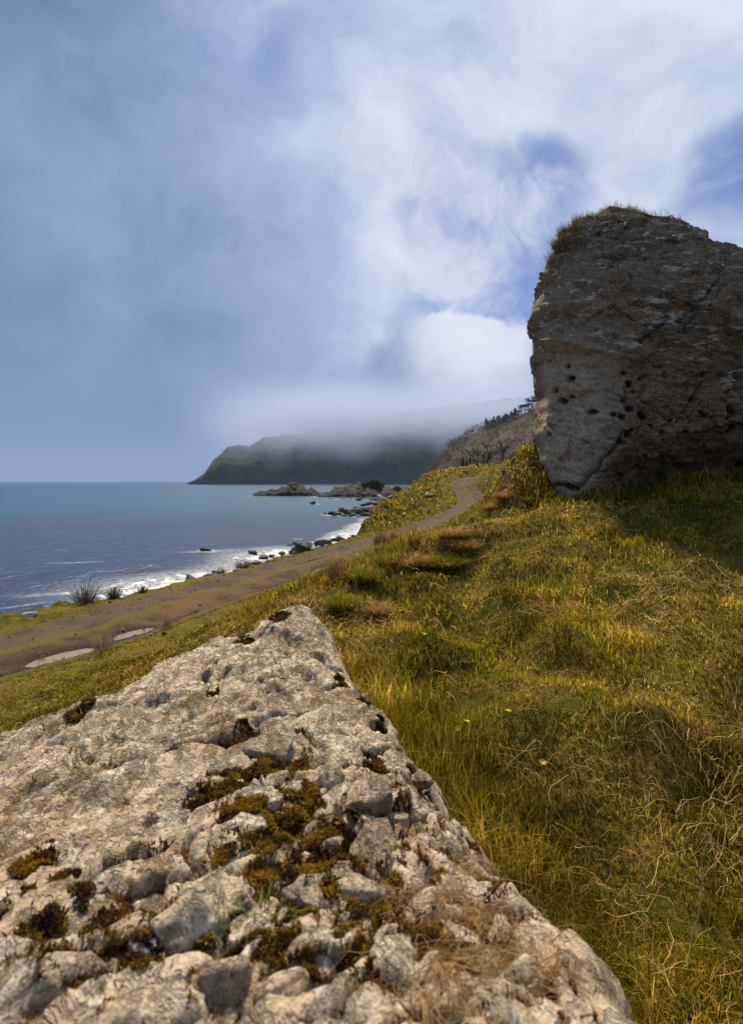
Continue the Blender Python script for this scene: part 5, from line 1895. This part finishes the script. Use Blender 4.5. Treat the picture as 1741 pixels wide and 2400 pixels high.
def build_pole():
    p, q = on_ground(1018, 1205, 30), None
    q = at(979, 1163, p[1] + 1.0)
    bm = bmesh.new()
    pts = [tuple((q - p) * t + (0, 0, -0.3 * (1 - t))) for t in np.linspace(0, 1, 4)]
    tube(bm, pts, [.075, .07, .065, .06], 6)
    me = bpy.data.meshes.new('leaning_pole')
    bm.to_mesh(me)
    bm.free()
    thing('leaning_pole', 'pale wooden pole slanting over the hummocky bank by the track', 'pole', tuple(p), None, me, m_plain('weathered_pole', (.30, .24, .15), (.42, .34, .22), 2))


# ------------------------------------------------------------------ air
def box(name, lo, hi, mat, **props):
    v = np.array([[x, y, z] for x in (lo[0], hi[0]) for y in (lo[1], hi[1]) for z in (lo[2], hi[2])], float)
    f = np.array([[0, 1, 3, 2], [4, 6, 7, 5], [0, 4, 5, 1], [2, 3, 7, 6], [0, 2, 6, 4], [1, 5, 7, 3]])
    return obj(name, mesh_from(name, v, f, smooth=False), mat, **props)


def build_air():
    m, g = material('thin_haze')
    pv = g.n('ShaderNodeVolumePrincipled')
    pv.inputs['Color'].default_value = (0.56, 0.70, 0.98, 1)
    pv.inputs['Density'].default_value = 0.00006
    g.out(None, pv.outputs[0])
    box('haze', (-9800, -60, -10), (3000, 9800, 330), m, kind='stuff', label='thin pale haze in the air over the sea and hills', category='haze')
    # low cloud lying on the headland
    m, g = material('low_cloud')
    P = g.n('ShaderNodeNewGeometry').outputs['Position']
    s = g.n('ShaderNodeSeparateXYZ')
    g.put(s.inputs[0], P)
    X, Y, Z = s.outputs
    n = g.noise(g.mapping(P, scale=(1, 1, 1.7)), 0.0042, 5, 0.6)
    n2 = g.noise(P, 0.0016, 2, 0.5)
    lvl = g.math('ADD', g.math('MULTIPLY_ADD', g.math('SUBTRACT', n, 0.5), -190.0, 56.0), g.math('MULTIPLY', g.math('SUBTRACT', n2, 0.5), -70))
    lvl = g.math('ADD', lvl, g.math('MULTIPLY', g.rng(X, -420.0, 250.0), 34.0))
    d = g.rng(Z, g.math('SUBTRACT', lvl, 38.0), g.math('ADD', lvl, 75.0))
    d = g.math('MULTIPLY', d, g.rng(Z, 240.0, 105.0))
    d = g.math('MULTIPLY', d, g.math('MULTIPLY', g.rng(X, -430.0, -60.0), g.rng(X, 640.0, 260.0)))
    d = g.math('MULTIPLY', d, g.math('MULTIPLY', g.rng(Y, 1120.0, 1330.0), g.rng(Y, 2350.0, 1900.0)))
    pv = g.n('ShaderNodeVolumePrincipled')
    pv.inputs['Color'].default_value = (0.52, 0.61, 0.78, 1)
    pv.inputs['Anisotropy'].default_value = 0.3
    g.put(pv.inputs['Density'], g.math('MULTIPLY', d, 0.011))
    g.out(None, pv.outputs[0])
    box('low_cloud', (-800, 1100, 15), (900, 2380, 328), m, kind='stuff', label='grey-white low cloud hiding the top of the headland', category='cloud')


build_land()
build_track()
build_headland()
build_wood_hill()
build_near_rock()
build_boulder()
build_shore()
build_islets()
build_sea()
build_trees()
build_pole()
build_gravel()
build_tufts()
build_grass()
build_straw()
build_wisps()
build_air()


def rank_labels():
    """within each set of look-alikes the largest ones can be told apart by size"""
    words = ['largest', 'second largest', 'third largest', 'fourth largest']
    sets = {}
    for o in col.objects:
        if o.parent is None and o.get('group'):
            sets.setdefault((o['group'], o['label']), []).append(o)
    for (gname, lab), os_ in sets.items():
        if len(os_) < 7 or gname.startswith(('yellow', 'row')):
            continue
        os_.sort(key=lambda o: -(o.scale[0] * o.scale[1] * o.scale[2]))
        for w, o in zip(words, os_):
            o['label'] = w + ' ' + lab
        for o in os_[4:]:
            o['label'] = 'smaller ' + lab


rank_labels()
